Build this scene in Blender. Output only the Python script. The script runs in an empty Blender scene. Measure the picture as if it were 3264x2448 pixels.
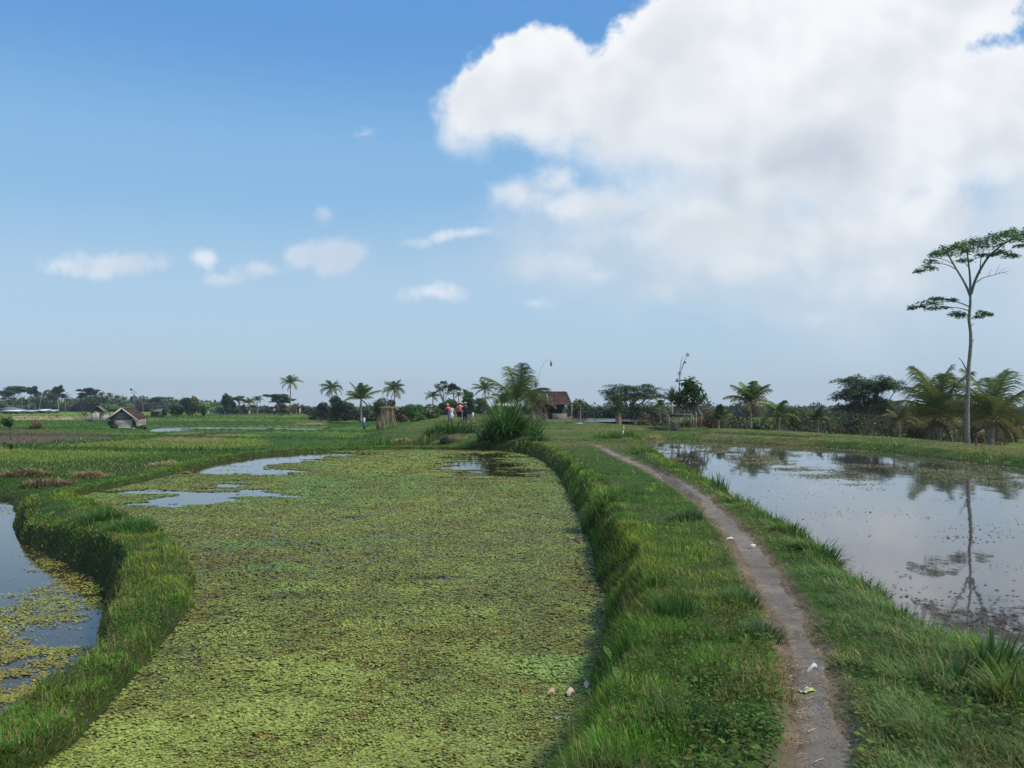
import bpy, math, random
import numpy as np
from mathutils import Vector, Matrix

# ------------------------------------------------------------------ camera, sky, sun, exposure
SC = bpy.context.scene
COL = SC.collection
F, CX, HY, CH = 2765.0, 1632.0, 1290.0, 1.6      # focal length and horizon in photo pixels, eye height in metres
K = 3264 / 2212.0

cam_d = bpy.data.cameras.new('camera')
cam = bpy.data.objects.new('camera', cam_d); COL.objects.link(cam)
cam.location = (0, 0, CH); cam.rotation_euler = (math.radians(90), 0, 0)
cam_d.sensor_width = 36; cam_d.lens = 36 * F / 3264; cam_d.shift_y = 66 / 3264.0
cam_d.clip_start = 0.05; cam_d.clip_end = 6000
SC.camera = cam

SUN_AZ, SUN_EL = 112.0, 50.0
sd = bpy.data.lights.new('sun', 'SUN'); sun = bpy.data.objects.new('sun', sd); COL.objects.link(sun)
sd.energy = 3.0; sd.angle = math.radians(10); sd.color = (1.0, 0.93, 0.82)
_a, _e = math.radians(SUN_AZ), math.radians(SUN_EL)
sv = Vector((math.cos(_e) * math.sin(_a), math.cos(_e) * math.cos(_a), math.sin(_e)))
sun.rotation_euler = sv.to_track_quat('Z', 'Y').to_euler()
sun.location = sv * 50

SC.view_settings.view_transform = 'Standard'; SC.view_settings.look = 'None'
SC.view_settings.exposure = 0.30; SC.view_settings.gamma = 1.0

def build_world():
    w = bpy.data.worlds.new('World'); SC.world = w; w.use_nodes = True
    nt = w.node_tree; nt.nodes.clear(); L = nt.links
    def N(t, **k):
        n = nt.nodes.new(t)
        for a, b in k.items(): setattr(n, a, b)
        return n
    def M(op, a, b=None, c=None, clamp=False):
        n = N('ShaderNodeMath', operation=op); n.use_clamp = clamp
        for i, v in enumerate((a, b, c)):
            if v is None: continue
            if isinstance(v, (int, float)): n.inputs[i].default_value = v
            else: L.new(v, n.inputs[i])
        return n.outputs[0]
    def VM(op, a, b=None, c=None):
        n = N('ShaderNodeVectorMath', operation=op)
        for i, v in enumerate((a, b, c)):
            if v is None: continue
            if isinstance(v, (tuple, list)): n.inputs[i].default_value = v
            else: L.new(v, n.inputs[i])
        return n
    def SS(x, lo, hi):
        n = N('ShaderNodeMapRange', interpolation_type='SMOOTHSTEP'); L.new(x, n.inputs[0])
        n.inputs[1].default_value = lo; n.inputs[2].default_value = hi
        return n.outputs[0]
    def MIX(f, a, b):
        n = N('ShaderNodeMix', data_type='RGBA')
        for s, v in ((0, f), (6, a), (7, b)):
            if isinstance(v, (int, float)): n.inputs[s].default_value = v
            elif isinstance(v, tuple): n.inputs[s].default_value = v + (1,)
            else: L.new(v, n.inputs[s])
        return n.outputs[2]
    def noise(vec, scale, detail, rough, lac=2.0):
        n = N('ShaderNodeTexNoise'); n.noise_dimensions = '3D'
        L.new(vec, n.inputs['Vector']); n.inputs['Scale'].default_value = scale
        n.inputs['Detail'].default_value = detail; n.inputs['Roughness'].default_value = rough
        n.inputs['Lacunarity'].default_value = lac
        return n
    sky = N('ShaderNodeTexSky', sky_type='NISHITA'); sky.sun_disc = False
    sky.sun_elevation = math.radians(SUN_EL); sky.sun_rotation = math.radians(SUN_AZ)
    sky.air_density = 1.15; sky.dust_density = 0.6; sky.ozone_density = 2.2; sky.altitude = 300
    tc = N('ShaderNodeTexCoord'); sep = N('ShaderNodeSeparateXYZ'); L.new(tc.outputs['Generated'], sep.inputs[0])
    x, y, z = sep.outputs
    yy = M('MAXIMUM', y, 0.08)
    u = M('DIVIDE', x, yy); v = M('DIVIDE', z, yy)
    comb = N('ShaderNodeCombineXYZ'); L.new(u, comb.inputs[0]); L.new(v, comb.inputs[1])
    P = comb.outputs[0]
    # a large-scale and a billowy warp break the outlines of the cloud banks
    wn = noise(P, 6.0, 3, 0.55); off = VM('SUBTRACT', wn.outputs['Color'], (0.5, 0.5, 0.5))
    off2 = VM('MULTIPLY', off.outputs[0], (0.050, 0.040, 0))
    PW = VM('ADD', P, off2.outputs[0]).outputs[0]
    bill = noise(P, 19.0, 9, 0.60).outputs[0]
    r1 = noise(PW, 5.5, 3, 0.45).outputs[0]; r2 = noise(VM('ADD', PW, (-0.016, 0.026, 0.0)).outputs[0], 5.5, 3, 0.45).outputs[0]
    relief = SS(M('SUBTRACT', r1, r2), -0.09, 0.10)
    big = noise(P, 4.2, 5, 0.55).outputs[0]
    q = K / F
    def ells(lst, k):
        cur = None
        for (ex, ey, rx, ry) in lst:
            cx, cy = (ex * K - CX) / F, (HY - ey * K) / F
            rx, ry = rx * q, ry * q; R = min(rx, ry)
            m = VM('MULTIPLY_ADD', PW, (1 / rx, 1 / ry, 0), (-cx / rx, -cy / ry, 0))
            ln = VM('LENGTH', m.outputs[0]).outputs['Value']
            f = M('MULTIPLY_ADD', ln, -R, R)
            cur = f if cur is None else M('SMOOTH_MAX', cur, f, k)
        return cur
    # crisp cumulus bank (picture coordinates of its lobes seen from the camera station, turned into sky directions)
    A = ells([(1035, 240, 112, 106), (975, 290, 50, 52), (1150, 165, 140, 112), (1215, 130, 90, 78), (1190, 235, 210, 112), (1340, 220, 240, 135), (1440, 90, 130, 90), (1350, 300, 190, 90), (1560, 130, 260, 200), (1800, 90, 320, 240),
              (1500, 300, 340, 130), (1850, 330, 380, 200), (2290, 320, 280, 170), (2190, 215, 220, 125), (1130, 418, 88, 48), (1200, 395, 60, 40),
              (1270, 440, 150, 62), (1560, 470, 340, 130), (1900, 500, 380, 150), (1600, 400, 300, 130), (1990, 10, 260, 110)], 0.02)
    low = SS(v, 0.40, 0.14)
    A = M('ADD', A, M('MULTIPLY_ADD', bill, 0.058, -0.029))
    Ae = M('DIVIDE', A, M('MULTIPLY_ADD', low, 0.085, 0.014))
    aA = M('MULTIPLY', SS(Ae, -0.1, 1.0), M('MULTIPLY_ADD', low, -0.22, 1.0))
    # soft low clouds
    B = ells([(1700, 520, 560, 130), (1230, 570, 190, 45), (1450, 620, 140, 40), (1950, 600, 420, 120), (2300, 560, 260, 200), (1500, 560, 260, 110), (1850, 640, 260, 70), (1280, 520, 200, 60)], 0.03)
    B = M('ADD', B, M('MULTIPLY_ADD', big, 0.12, -0.06))
    aB = M('MULTIPLY', SS(B, -0.045, 0.075), 0.90)
    # fair-weather puffs
    C_ = ells([(240, 572, 120, 30), (150, 568, 60, 16), (438, 560, 38, 23), (560, 578, 56, 26), (485, 602, 56, 18), (650, 552, 44, 30), (735, 560, 66, 44),
               (928, 640, 62, 20), (696, 472, 28, 17), (890, 528, 34, 13), (1160, 655, 30, 12), (1000, 512, 50, 11), (780, 285, 26, 10)], 0.006)
    C_ = M('ADD', C_, M('MULTIPLY_ADD', bill, 0.046, -0.0228))
    aC = M('MULTIPLY', SS(C_, -0.003, 0.012), 0.72)
    # denser lobes inside the soft bank
    D_ = ells([(1125, 420, 84, 46), (1205, 392, 62, 36), (1275, 445, 120, 50), (1180, 580, 125, 40), (1290, 600, 60, 26), (1450, 625, 85, 34), (1630, 415, 80, 52), (1530, 470, 110, 48), (1400, 505, 110, 48),
               (1790, 520, 150, 66), (2010, 450, 120, 66), (1620, 575, 130, 42), (1930, 610, 160, 50), (2120, 350, 110, 60), (1760, 690, 110, 28)], 0.008)
    D_ = M('ADD', D_, M('MULTIPLY_ADD', bill, 0.050, -0.025))
    aD = M('MULTIPLY', SS(D_, -0.004, 0.022), M('MULTIPLY_ADD', SS(v, 0.10, 0.30), 0.42, 0.34))
    # shading of the cloud bodies: sunlit edges and crowns, grey bellies
    deep = SS(A, 0.01, 0.10)
    g = M('MULTIPLY', SS(noise(P, 3.2, 2, 0.4).outputs[0], 0.36, 0.66), deep)
    g = M('ADD', g, M('MULTIPLY', M('MULTIPLY', low, deep), 0.35))
    g = M('MULTIPLY_ADD', g, 0.62, M('MULTIPLY', M('MULTIPLY', relief, SS(A, 0.0, 0.03)), 0.36))
    g = M('ADD', g, M('MULTIPLY_ADD', SS(bill, 0.42, 0.60), -0.07, 0.01), clamp=True)
    colA = MIX(g, (0.765, 0.78, 0.80), (0.42, 0.475, 0.54))
    colB = MIX(SS(big, 0.35, 0.65), (0.47, 0.54, 0.62), (0.60, 0.65, 0.70))
    SKYK = 0.115
    skyc = VM('SCALE', sky.outputs[0]); skyc.inputs['Scale'].default_value = SKYK
    el = N('ShaderNodeValToRGB'); L.new(M('MULTIPLY', z, 2.0), el.inputs[0]); el.color_ramp.interpolation = 'EASE'
    e_ = el.color_ramp.elements; e_[0].position = 0.0; e_[0].color = (0.40, 0.51, 0.61, 1); e_[1].position = 1.0; e_[1].color = (0.078, 0.23, 0.54, 1)
    for p_, c_ in ((0.22, (0.345, 0.505, 0.655)), (0.50, (0.205, 0.405, 0.64)), (0.80, (0.098, 0.275, 0.585))):
        k_ = e_.new(p_); k_.color = c_ + (1,)
    clear = MIX(0.90, skyc.outputs[0], el.outputs[0])
    front = SS(y, 0.10, 0.30)
    # everywhere else the sky carries scattered clouds of the same kind
    gn = noise(tc.outputs['Generated'], 2.6, 7, 0.58).outputs[0]
    aG = M('MULTIPLY', M('MULTIPLY', SS(gn, 0.50, 0.60), M('SUBTRACT', 1.0, front)), SS(z, 0.0, 0.2))
    c = MIX(aG, clear, (0.60, 0.63, 0.69))
    c = MIX(M('MULTIPLY', aB, front), c, colB)
    c = MIX(M('MULTIPLY', aC, front), c, MIX(relief, (0.76, 0.78, 0.82), (0.52, 0.58, 0.67)))
    c = MIX(M('MULTIPLY', aA, front), c, colA)
    c = MIX(M('MULTIPLY', aD, front), c, MIX(relief, (0.76, 0.775, 0.80), (0.56, 0.61, 0.67)))
    bg = N('ShaderNodeBackground'); L.new(c, bg.inputs[0]); bg.inputs[1].default_value = 1.0
    out = N('ShaderNodeOutputWorld'); L.new(bg.outputs[0], out.inputs[0])
build_world()

# ------------------------------------------------------------------ helpers
RNG = np.random.default_rng(11)
def at(px, py, z=0.0):
    d = (CH - z) * F / (py - HY)
    return np.array([(px - CX) / F * d, d])
def atv(vx, vy, z=0.0): return at(vx * K, vy * K, z)
def xd(px, d): return (px - CX) / F * d
def zat(py, d): return CH - (py - HY) * d / F
def ss(x, a, b):
    t = np.clip((x - a) / (b - a), 0, 1); return t * t * (3 - 2 * t)
_perm = np.random.default_rng(5).random((256, 256))
def vn(x, y):
    xi = np.floor(x).astype(int); yi = np.floor(y).astype(int); fx = x - xi; fy = y - yi
    fx = fx * fx * (3 - 2 * fx); fy = fy * fy * (3 - 2 * fy)
    a = _perm[xi & 255, yi & 255]; b = _perm[(xi + 1) & 255, yi & 255]
    c = _perm[xi & 255, (yi + 1) & 255]; d = _perm[(xi + 1) & 255, (yi + 1) & 255]
    return (a * (1 - fx) + b * fx) * (1 - fy) + (c * (1 - fx) + d * fx) * fy
def fbm(x, y, s=1.0, o=4, seed=0.0):
    r = 0; amp = 1; tot = 0
    for i in range(o):
        r = r + amp * vn(x * s + seed * 17.3 + i * 31.7, y * s + seed * 9.1 + i * 11.3); tot += amp; amp *= 0.55; s *= 2.03
    return r / tot
def sdist(poly, x, y):
    """signed distance to a polygon: negative inside"""
    poly = np.asarray(poly, float); n = len(poly)
    d2 = np.full(x.shape, 1e18); ins = np.zeros(x.shape, bool)
    for i in range(n):
        ax, ay = poly[i]; bx, by = poly[(i + 1) % n]
        ex, ey = bx - ax, by - ay; L2 = ex * ex + ey * ey + 1e-12
        t = np.clip(((x - ax) * ex + (y - ay) * ey) / L2, 0, 1)
        d2 = np.minimum(d2, (x - ax - t * ex) ** 2 + (y - ay - t * ey) ** 2)
        c = ((ay > y) != (by > y))
        with np.errstate(divide='ignore', invalid='ignore'):
            c &= x < (bx - ax) * (y - ay) / ((by - ay) if by != ay else 1e-12) + ax
        ins ^= c
    d = np.sqrt(d2); return np.where(ins, -d, d)
def smooth(poly, it=1):
    p = np.asarray(poly, float)
    for _ in range(it):
        q = np.roll(p, -1, 0); p = np.stack([0.75 * p + 0.25 * q, 0.25 * p + 0.75 * q], 1).reshape(-1, 2)
    return p

class TM:
    """collects triangles with a colour per vertex and links them as ONE mesh object"""
    def __init__(s): s.V = []; s.T = []; s.C = []; s.n = 0
    def add(s, V, T, C=(1, 1, 1)):
        V = np.asarray(V, float).reshape(-1, 3); T = np.asarray(T, int).reshape(-1, 3)
        C = np.asarray(C, float)
        if C.ndim == 1: C = np.tile(C[None, :3], (len(V), 1))
        s.V.append(V); s.T.append(T + s.n); s.C.append(C); s.n += len(V)
    def build(s, name, mat, parent=None, smooth_=False, origin=None):
        V = np.concatenate(s.V) if s.V else np.zeros((0, 3)); T = np.concatenate(s.T); C = np.concatenate(s.C)
        if origin is not None: V = V - np.asarray(origin)
        me = bpy.data.meshes.new(name)
        me.vertices.add(len(V)); me.vertices.foreach_set('co', V.astype(np.float32).ravel())
        me.loops.add(len(T) * 3); me.loops.foreach_set('vertex_index', T.astype(np.int32).ravel())
        me.polygons.add(len(T)); me.polygons.foreach_set('loop_start', np.arange(0, len(T) * 3, 3, dtype=np.int32))
        if smooth_: me.polygons.foreach_set('use_smooth', np.ones(len(T), bool))
        a = me.color_attributes.new('Col', 'FLOAT_COLOR', 'POINT')
        a.data.foreach_set('color', np.concatenate([np.clip(C, 0, 1), np.ones((len(C), 1))], 1).astype(np.float32).ravel())
        me.update(calc_edges=True); me.validate()
        me.materials.append(mat)
        o = bpy.data.objects.new(name, me); COL.objects.link(o)
        if parent is not None: o.parent = parent
        elif origin is not None: o.location = origin
        return o
    def tube(s, pts, rad, sides=8, C=(1, 1, 1), cap=True):
        pts = np.asarray(pts, float); n = len(pts); rad = np.broadcast_to(np.asarray(rad, float), (n,))
        tan = np.gradient(pts, axis=0); tan /= np.linalg.norm(tan, axis=1, keepdims=True) + 1e-9
        ref = np.array([0, 0, 1.0]) if abs(tan[0, 2]) < 0.9 else np.array([1.0, 0, 0])
        V = []
        for i in range(n):
            a = np.cross(tan[i], ref); a /= np.linalg.norm(a) + 1e-9; b = np.cross(tan[i], a)
            th = np.linspace(0, 2 * np.pi, sides, endpoint=False)
            V.append(pts[i] + rad[i] * (np.cos(th)[:, None] * a + np.sin(th)[:, None] * b))
        V = np.concatenate(V); T = []
        for i in range(n - 1):
            for j in range(sides):
                p, q_ = i * sides + j, i * sides + (j + 1) % sides
                T += [(p, q_, q_ + sides), (p, q_ + sides, p + sides)]
        if cap:
            for base, fl in ((0, 1), ((n - 1) * sides, 0)):
                for j in range(1, sides - 1):
                    T.append((base, base + j + 1, base + j) if fl else (base, base + j, base + j + 1))
        s.add(V, T, C)
    def box(s, c, size, rot=0.0, C=(1, 1, 1), tilt=None):
        x, y, z = np.asarray(size) / 2.0
        V = np.array([(a * x, b * y, d * z) for a in (-1, 1) for b in (-1, 1) for d in (-1, 1)])
        if tilt is not None: V = V @ np.array(Matrix.Rotation(tilt[0], 3, tilt[1])).T
        cr, sr = math.cos(rot), math.sin(rot)
        V = V @ np.array([[cr, -sr, 0], [sr, cr, 0], [0, 0, 1]]).T + np.asarray(c)
        Q = [(0, 1, 3, 2), (4, 6, 7, 5), (0, 4, 5, 1), (2, 3, 7, 6), (0, 2, 6, 4), (1, 5, 7, 3)]
        s.add(V, [t for q_ in Q for t in ((q_[0], q_[1], q_[2]), (q_[0], q_[2], q_[3]))], C)
    def slab(s, quad, th, C=(1, 1, 1)):
        """a quad given by 4 corners, thickened downwards along its normal"""
        Q = np.asarray(quad, float); n = np.cross(Q[1] - Q[0], Q[3] - Q[0]); n /= np.linalg.norm(n)
        V = np.concatenate([Q, Q - n * th])
        T = [(0, 1, 2), (0, 2, 3), (4, 6, 5), (4, 7, 6)]
        for i in range(4):
            j = (i + 1) % 4; T += [(i, i + 4, j + 4), (i, j + 4, j)]
        s.add(V, T, C)
    def ball(s, c, r, C=(1, 1, 1), nu=10, nv=7):
        r = np.broadcast_to(np.asarray(r, float), (3,)); V = []; T = []
        for i in range(nv + 1):
            ph = math.pi * i / nv
            for j in range(nu):
                th = 2 * math.pi * j / nu
                V.append((math.sin(ph) * math.cos(th) * r[0] + c[0], math.sin(ph) * math.sin(th) * r[1] + c[1], math.cos(ph) * r[2] + c[2]))
        for i in range(nv):
            for j in range(nu):
                a, b = i * nu + j, i * nu + (j + 1) % nu; T += [(a, b + nu, b), (a, a + nu, b + nu)]
        s.add(V, T, C)

def blades(tm, base, H, W, az, lean, droop, col, S=2, tipcol=1.25, wpow=1.6, twist=None):
    """ribbons that rise and arch over: grass blades, reeds and leaflets"""
    N_ = len(base)
    if N_ == 0: return
    H, W, az, lean, droop = [np.broadcast_to(np.asarray(q_, float), (N_,)) for q_ in (H, W, az, lean, droop)]
    dx, dy = np.cos(az), np.sin(az)
    tw = az + np.pi / 2 if twist is None else az + np.pi / 2 + twist
    wx, wy = np.cos(tw), np.sin(tw)
    cur = np.array(base, float); V = np.zeros((N_, 2 * S + 1, 3)); C = np.zeros((N_, 2 * S + 1, 3))
    for i in range(S):
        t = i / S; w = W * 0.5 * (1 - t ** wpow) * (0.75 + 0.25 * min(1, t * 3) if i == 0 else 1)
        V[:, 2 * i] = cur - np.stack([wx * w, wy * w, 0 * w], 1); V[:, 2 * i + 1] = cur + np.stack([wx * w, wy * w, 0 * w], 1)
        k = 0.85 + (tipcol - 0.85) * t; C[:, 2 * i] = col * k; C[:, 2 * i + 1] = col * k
        th = lean + droop * (i + 0.5) / S
        st = H / S
        cur = cur + np.stack([dx * np.sin(th) * st, dy * np.sin(th) * st, np.cos(th) * st], 1)
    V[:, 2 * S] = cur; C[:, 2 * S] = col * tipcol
    T = []
    for i in range(S - 1): T += [(2 * i, 2 * i + 1, 2 * i + 3), (2 * i, 2 * i + 3, 2 * i + 2)]
    T.append((2 * S - 2, 2 * S - 1, 2 * S))
    T = np.array(T)[None] + (np.arange(N_) * (2 * S + 1))[:, None, None]
    tm.add(V.reshape(-1, 3), T.reshape(-1, 3), C.reshape(-1, 3))

def leaves(tm, c, size, col, flat=0.4, elong=1.5, rng=RNG):
    """small leaf-shaped faces scattered through a crown"""
    n = len(c); size = np.broadcast_to(np.asarray(size, float), (n,))
    nr = rng.normal(size=(n, 3)); nr[:, 2] = np.abs(nr[:, 2]) + flat * 3; nr /= np.linalg.norm(nr, axis=1, keepdims=True)
    a = np.cross(nr, rng.normal(size=(n, 3))); a /= np.linalg.norm(a, axis=1, keepdims=True) + 1e-9
    b = np.cross(nr, a); s_ = size[:, None]
    V = np.stack([c - a * s_ * elong / 2, c + b * s_ * 0.42 - a * s_ * 0.1, c + a * s_ * elong / 2, c - b * s_ * 0.42 - a * s_ * 0.1], 1)
    T = np.array([(0, 1, 2), (0, 2, 3)])[None] + (np.arange(n) * 4)[:, None, None]
    tm.add(V.reshape(-1, 3), T.reshape(-1, 3), np.repeat(col, 4, axis=0))

def link_nodes(m):
    m.use_nodes = True; nt = m.node_tree; nt.nodes.clear(); return nt, nt.nodes, nt.links
def mat_attr(name, rough=0.7, trans=0.0, nscale=6.0, namt=0.35, bump=0.0, bscale=40.0, spec=0.3):
    """base colour from the mesh's own colour attribute, varied by noise; optional leaf translucency"""
    m = bpy.data.materials.new(name); nt, N, L = link_nodes(m)
    out = N.new('ShaderNodeOutputMaterial'); p = N.new('ShaderNodeBsdfPrincipled')
    at_ = N.new('ShaderNodeAttribute'); at_.attribute_name = 'Col'
    tc = N.new('ShaderNodeTexCoord'); n = N.new('ShaderNodeTexNoise'); n.inputs['Scale'].default_value = nscale
    n.inputs['Detail'].default_value = 5; L.new(tc.outputs['Object'], n.inputs['Vector'])
    mr = N.new('ShaderNodeMapRange'); mr.inputs[1].default_value = 0.25; mr.inputs[2].default_value = 0.75
    mr.inputs[3].default_value = 1 - namt; mr.inputs[4].default_value = 1 + namt; L.new(n.outputs[0], mr.inputs[0])
    vm = N.new('ShaderNodeVectorMath'); vm.operation = 'SCALE'; L.new(at_.outputs['Color'], vm.inputs[0]); L.new(mr.outputs[0], vm.inputs['Scale'])
    L.new(vm.outputs[0], p.inputs['Base Color']); p.inputs['Roughness'].default_value = rough
    p.inputs['Specular IOR Level'].default_value = spec
    if bump > 0:
        b = N.new('ShaderNodeBump'); bn = N.new('ShaderNodeTexNoise'); bn.inputs['Scale'].default_value = bscale; bn.inputs['Detail'].default_value = 6
        L.new(tc.outputs['Object'], bn.inputs['Vector']); L.new(bn.outputs[0], b.inputs['Height']); b.inputs['Strength'].default_value = bump
        b.inputs['Distance'].default_value = 0.05; L.new(b.outputs[0], p.inputs['Normal'])
    if trans > 0:
        t = N.new('ShaderNodeBsdfTranslucent'); L.new(vm.outputs[0], t.inputs[0])
        mx = N.new('ShaderNodeMixShader'); mx.inputs[0].default_value = trans
        L.new(p.outputs[0], mx.inputs[1]); L.new(t.outputs[0], mx.inputs[2]); L.new(mx.outputs[0], out.inputs[0])
    else: L.new(p.outputs[0], out.inputs[0])
    return m
def mat_water(name, col, rough=0.04, wave=0.02, scale=3.0, ior=1.4):
    m = bpy.data.materials.new(name); nt, N, L = link_nodes(m)
    out = N.new('ShaderNodeOutputMaterial'); p = N.new('ShaderNodeBsdfPrincipled'); L.new(p.outputs[0], out.inputs[0])
    tc = N.new('ShaderNodeTexCoord')
    n = N.new('ShaderNodeTexNoise'); n.inputs['Scale'].default_value = 0.35; n.inputs['Detail'].default_value = 5
    L.new(tc.outputs['Object'], n.inputs['Vector'])
    mx = N.new('ShaderNodeMix'); mx.data_type = 'RGBA'; L.new(n.outputs[0], mx.inputs[0])
    mx.inputs[6].default_value = tuple(c * 0.6 for c in col) + (1,); mx.inputs[7].default_value = tuple(c * 1.4 for c in col) + (1,)
    L.new(mx.outputs[2], p.inputs['Base Color']); p.inputs['Roughness'].default_value = rough; p.inputs['IOR'].default_value = ior
    mp = N.new('ShaderNodeMapping'); mp.inputs['Scale'].default_value = (1, 0.55, 1); L.new(tc.outputs['Object'], mp.inputs[0])
    w = N.new('ShaderNodeTexNoise'); w.inputs['Scale'].default_value = scale; w.inputs['Detail'].default_value = 3; L.new(mp.outputs[0], w.inputs['Vector'])
    b = N.new('ShaderNodeBump'); b.inputs['Strength'].default_value = 1.0; b.inputs['Distance'].default_value = wave
    L.new(w.outputs[0], b.inputs['Height']); L.new(b.outputs[0], p.inputs['Normal'])
    return m

M_GROUND = mat_attr('soil_and_turf', 0.95, 0, 2.2, 0.45, 0.8, 14.0, 0.1)
M_PATH = mat_attr('trodden_earth', 0.95, 0, 4.0, 0.22, 0.35, 45.0, 0.15)
M_GRASS = mat_attr('grass_blade', 0.65, 0.38, 1.3, 0.25, spec=0.25)
M_PAD = mat_attr('floating_leaf', 0.6, 0.15, 1.5, 0.18, spec=0.3)
M_LEAF = mat_attr('tree_leaf', 0.6, 0.32, 0.8, 0.25, spec=0.3)
M_BARK = mat_attr('bark', 0.9, 0, 9.0, 0.4, 0.6, 30, 0.1)
M_WOOD = mat_attr('weathered_wood', 0.9, 0, 12.0, 0.35, 0.5, 40, 0.1)
M_TILE = mat_attr('clay_tile', 0.85, 0, 5.0, 0.45, 0.6, 25, 0.15)
M_CLOTH = mat_attr('cloth', 0.85, 0, 14.0, 0.12, 0.3, 60, 0.1)
M_SKIN = mat_attr('skin', 0.55, 0, 10.0, 0.08, spec=0.35)
M_PAPER = mat_attr('paper', 0.6, 0, 30.0, 0.10, 0.3, 80, 0.3)
M_STRAW = mat_attr('dry_straw', 0.9, 0.1, 6.0, 0.3, spec=0.1)

def tag(o, label=None, cat=None, group=None, kind=None):
    if label: o['label'] = label
    if cat: o['category'] = cat
    if group: o['group'] = group
    if kind: o['kind'] = kind
    return o
def empty(name, loc, label, cat, group=None, rz=0.0):
    o = bpy.data.objects.new(name, None); COL.objects.link(o); o.location = loc; o.rotation_euler = (0, 0, rz)
    o.empty_display_size = 0.2
    return tag(o, label, cat, group)

# ------------------------------------------------------------------ lie of the land
def vp(z, pts): return [tuple(atv(a, b, z)) for a, b in pts]
Z_MAIN, Z_LEFT, Z_RIGHT, Z_FIELD = -0.50, -1.00, -0.15, -0.90
MAIN = smooth(vp(Z_MAIN, [(1215, 1659), (1262, 1560), (1296, 1440), (1308, 1330), (1292, 1250), (1272, 1180), (1252, 1110), (1222, 1055), (1190, 1010),
    (1150, 985), (1100, 976), (1040, 973), (900, 972), (760, 974), (620, 978), (500, 992), (430, 1010), (370, 1028), (280, 1050), (190, 1068),
    (165, 1080), (230, 1105), (320, 1140), (380, 1180), (415, 1220), (428, 1260), (408, 1330), (350, 1400), (292, 1470), (215, 1560), (140, 1640)])
    + [(-3.0, 4.2), (-3.9, 3.0), (-4.6, 0.5), (-1.6, 0.5), (-0.7, 2.2), (0.05, 4.2)], 1)
LEFT = smooth(vp(Z_LEFT, [(10, 1078), (34, 1092), (28, 1160), (90, 1195), (190, 1240), (240, 1283)]) + [(a - 0.22, b) for a, b in vp(-0.28, [(240, 1315), (195, 1378), (125, 1435), (72, 1475), (0, 1522), (-90, 1585)])]
    + [(-4.9, 3.0), (-7, -1), (-30, -1), (-34, 12), (-25, 25)] + vp(Z_LEFT, [(-260, 1068)]), 1)
RIGHT = smooth(vp(Z_RIGHT, [(1440, 949), (1385, 951), (1420, 976), (1480, 1010), (1545, 1047), (1620, 1090), (1700, 1135), (1790, 1195), (1850, 1245), (1920, 1305),
    (1990, 1352), (2060, 1388), (2150, 1420), (2260, 1470), (2420, 1545)]) + [(4.4, 2.4), (7, -2), (29, -2), (25, 8), (19, 17)]
    + vp(Z_RIGHT, [(2300, 1022), (2212, 1012), (2100, 1000), (2000, 986), (1900, 976), (1800, 968), (1700, 962), (1600, 957), (1520, 953)]), 1)
RIDGE = [(-0.5, -60), (-1.2, -5), (-0.9, 1), (0, 4), (0.7, 9), (1.1, 17), (1.0, 30), (-0.5, 38), (-3, 43), (-7, 50), (-9, 70), (-12, 110), (-12, 190), (900, 190), (900, -60)]
DROP = [(5, 120), (5, 80), (9, 64), (16, 52), (18.5, 42), (18, 31), (21, 20), (34, 4), (60, -60), (1500, -60), (1500, 1500), (-5, 1500), (2, 160)]
# shallow flooded paddies further off: (water level, outline in picture coordinates)
PADDY = [(-0.13, [(1388, 931), (1432, 929), (1500, 933), (1500, 937), (1440, 939), (1400, 937)]),
         (-0.13, [(1506, 937), (1560, 936), (1680, 942), (1800, 948), (1800, 952), (1640, 948), (1520, 943)]),
         (0.02, [(1228, 905), (1300, 903), (1400, 908), (1400, 911), (1230, 911)]),
         (-0.97, [(318, 933), (330, 925.5), (420, 921.5), (560, 922.5), (705, 926), (716, 930), (640, 932), (500, 929.5), (420, 931), (350, 934.5)]),
         (-0.97, [(150, 903), (200, 902), (282, 904.3), (280, 907), (180, 906.2)])]
PADDYW = [(z, smooth(vp(z, p), 1)) for z, p in PADDY]
PATHC = [(atv(a, b, -0.03), 0.5 * w * K / F * atv(a, b, -0.03)[1]) for a, b, w in
    [(1782, 1640, 104), (1766, 1560, 92), (1750, 1480, 80), (1727, 1400, 76), (1697, 1335, 68), (1661, 1270, 64), (1625, 1200, 56), (1576, 1140, 44),
     (1523, 1090, 32), (1455, 1045, 26), (1402, 1020, 20), (1343, 992, 24), (1309, 973, 16), (1275, 960, 7)]]
PATHC = [(np.array([0.62, 2.0]), 0.13), (np.array([0.05, 0.0]), 0.15), (np.array([-0.3, -4.0]), 0.15)][::-1] + PATHC
def chaik(arr, it):
    a = np.asarray(arr, float)
    for _ in range(it):
        b = np.empty((2 * len(a) - 2, a.shape[1])); b[0::2] = 0.75 * a[:-1] + 0.25 * a[1:]; b[1::2] = 0.25 * a[:-1] + 0.75 * a[1:]
        a = np.concatenate([a[:1], b, a[-1:]])
    return a
PATHS = chaik([(p[0], p[1], w) for p, w in PATHC], 3)
def pathd(x, y):
    """distance outside the path's edge (negative on the path)"""
    best = np.full(x.shape, 1e9)
    P_ = PATHS[::2]
    for (ax, ay, aw), (bx, by, bw) in zip(P_[:-1], P_[1:]):
        ex, ey = bx - ax, by - ay; L2 = ex * ex + ey * ey + 1e-9
        t = np.clip(((x - ax) * ex + (y - ay) * ey) / L2, 0, 1)
        best = np.minimum(best, np.hypot(x - ax - t * ex, y - ay - t * ey) - (aw + (bw - aw) * t))
    return best
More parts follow.
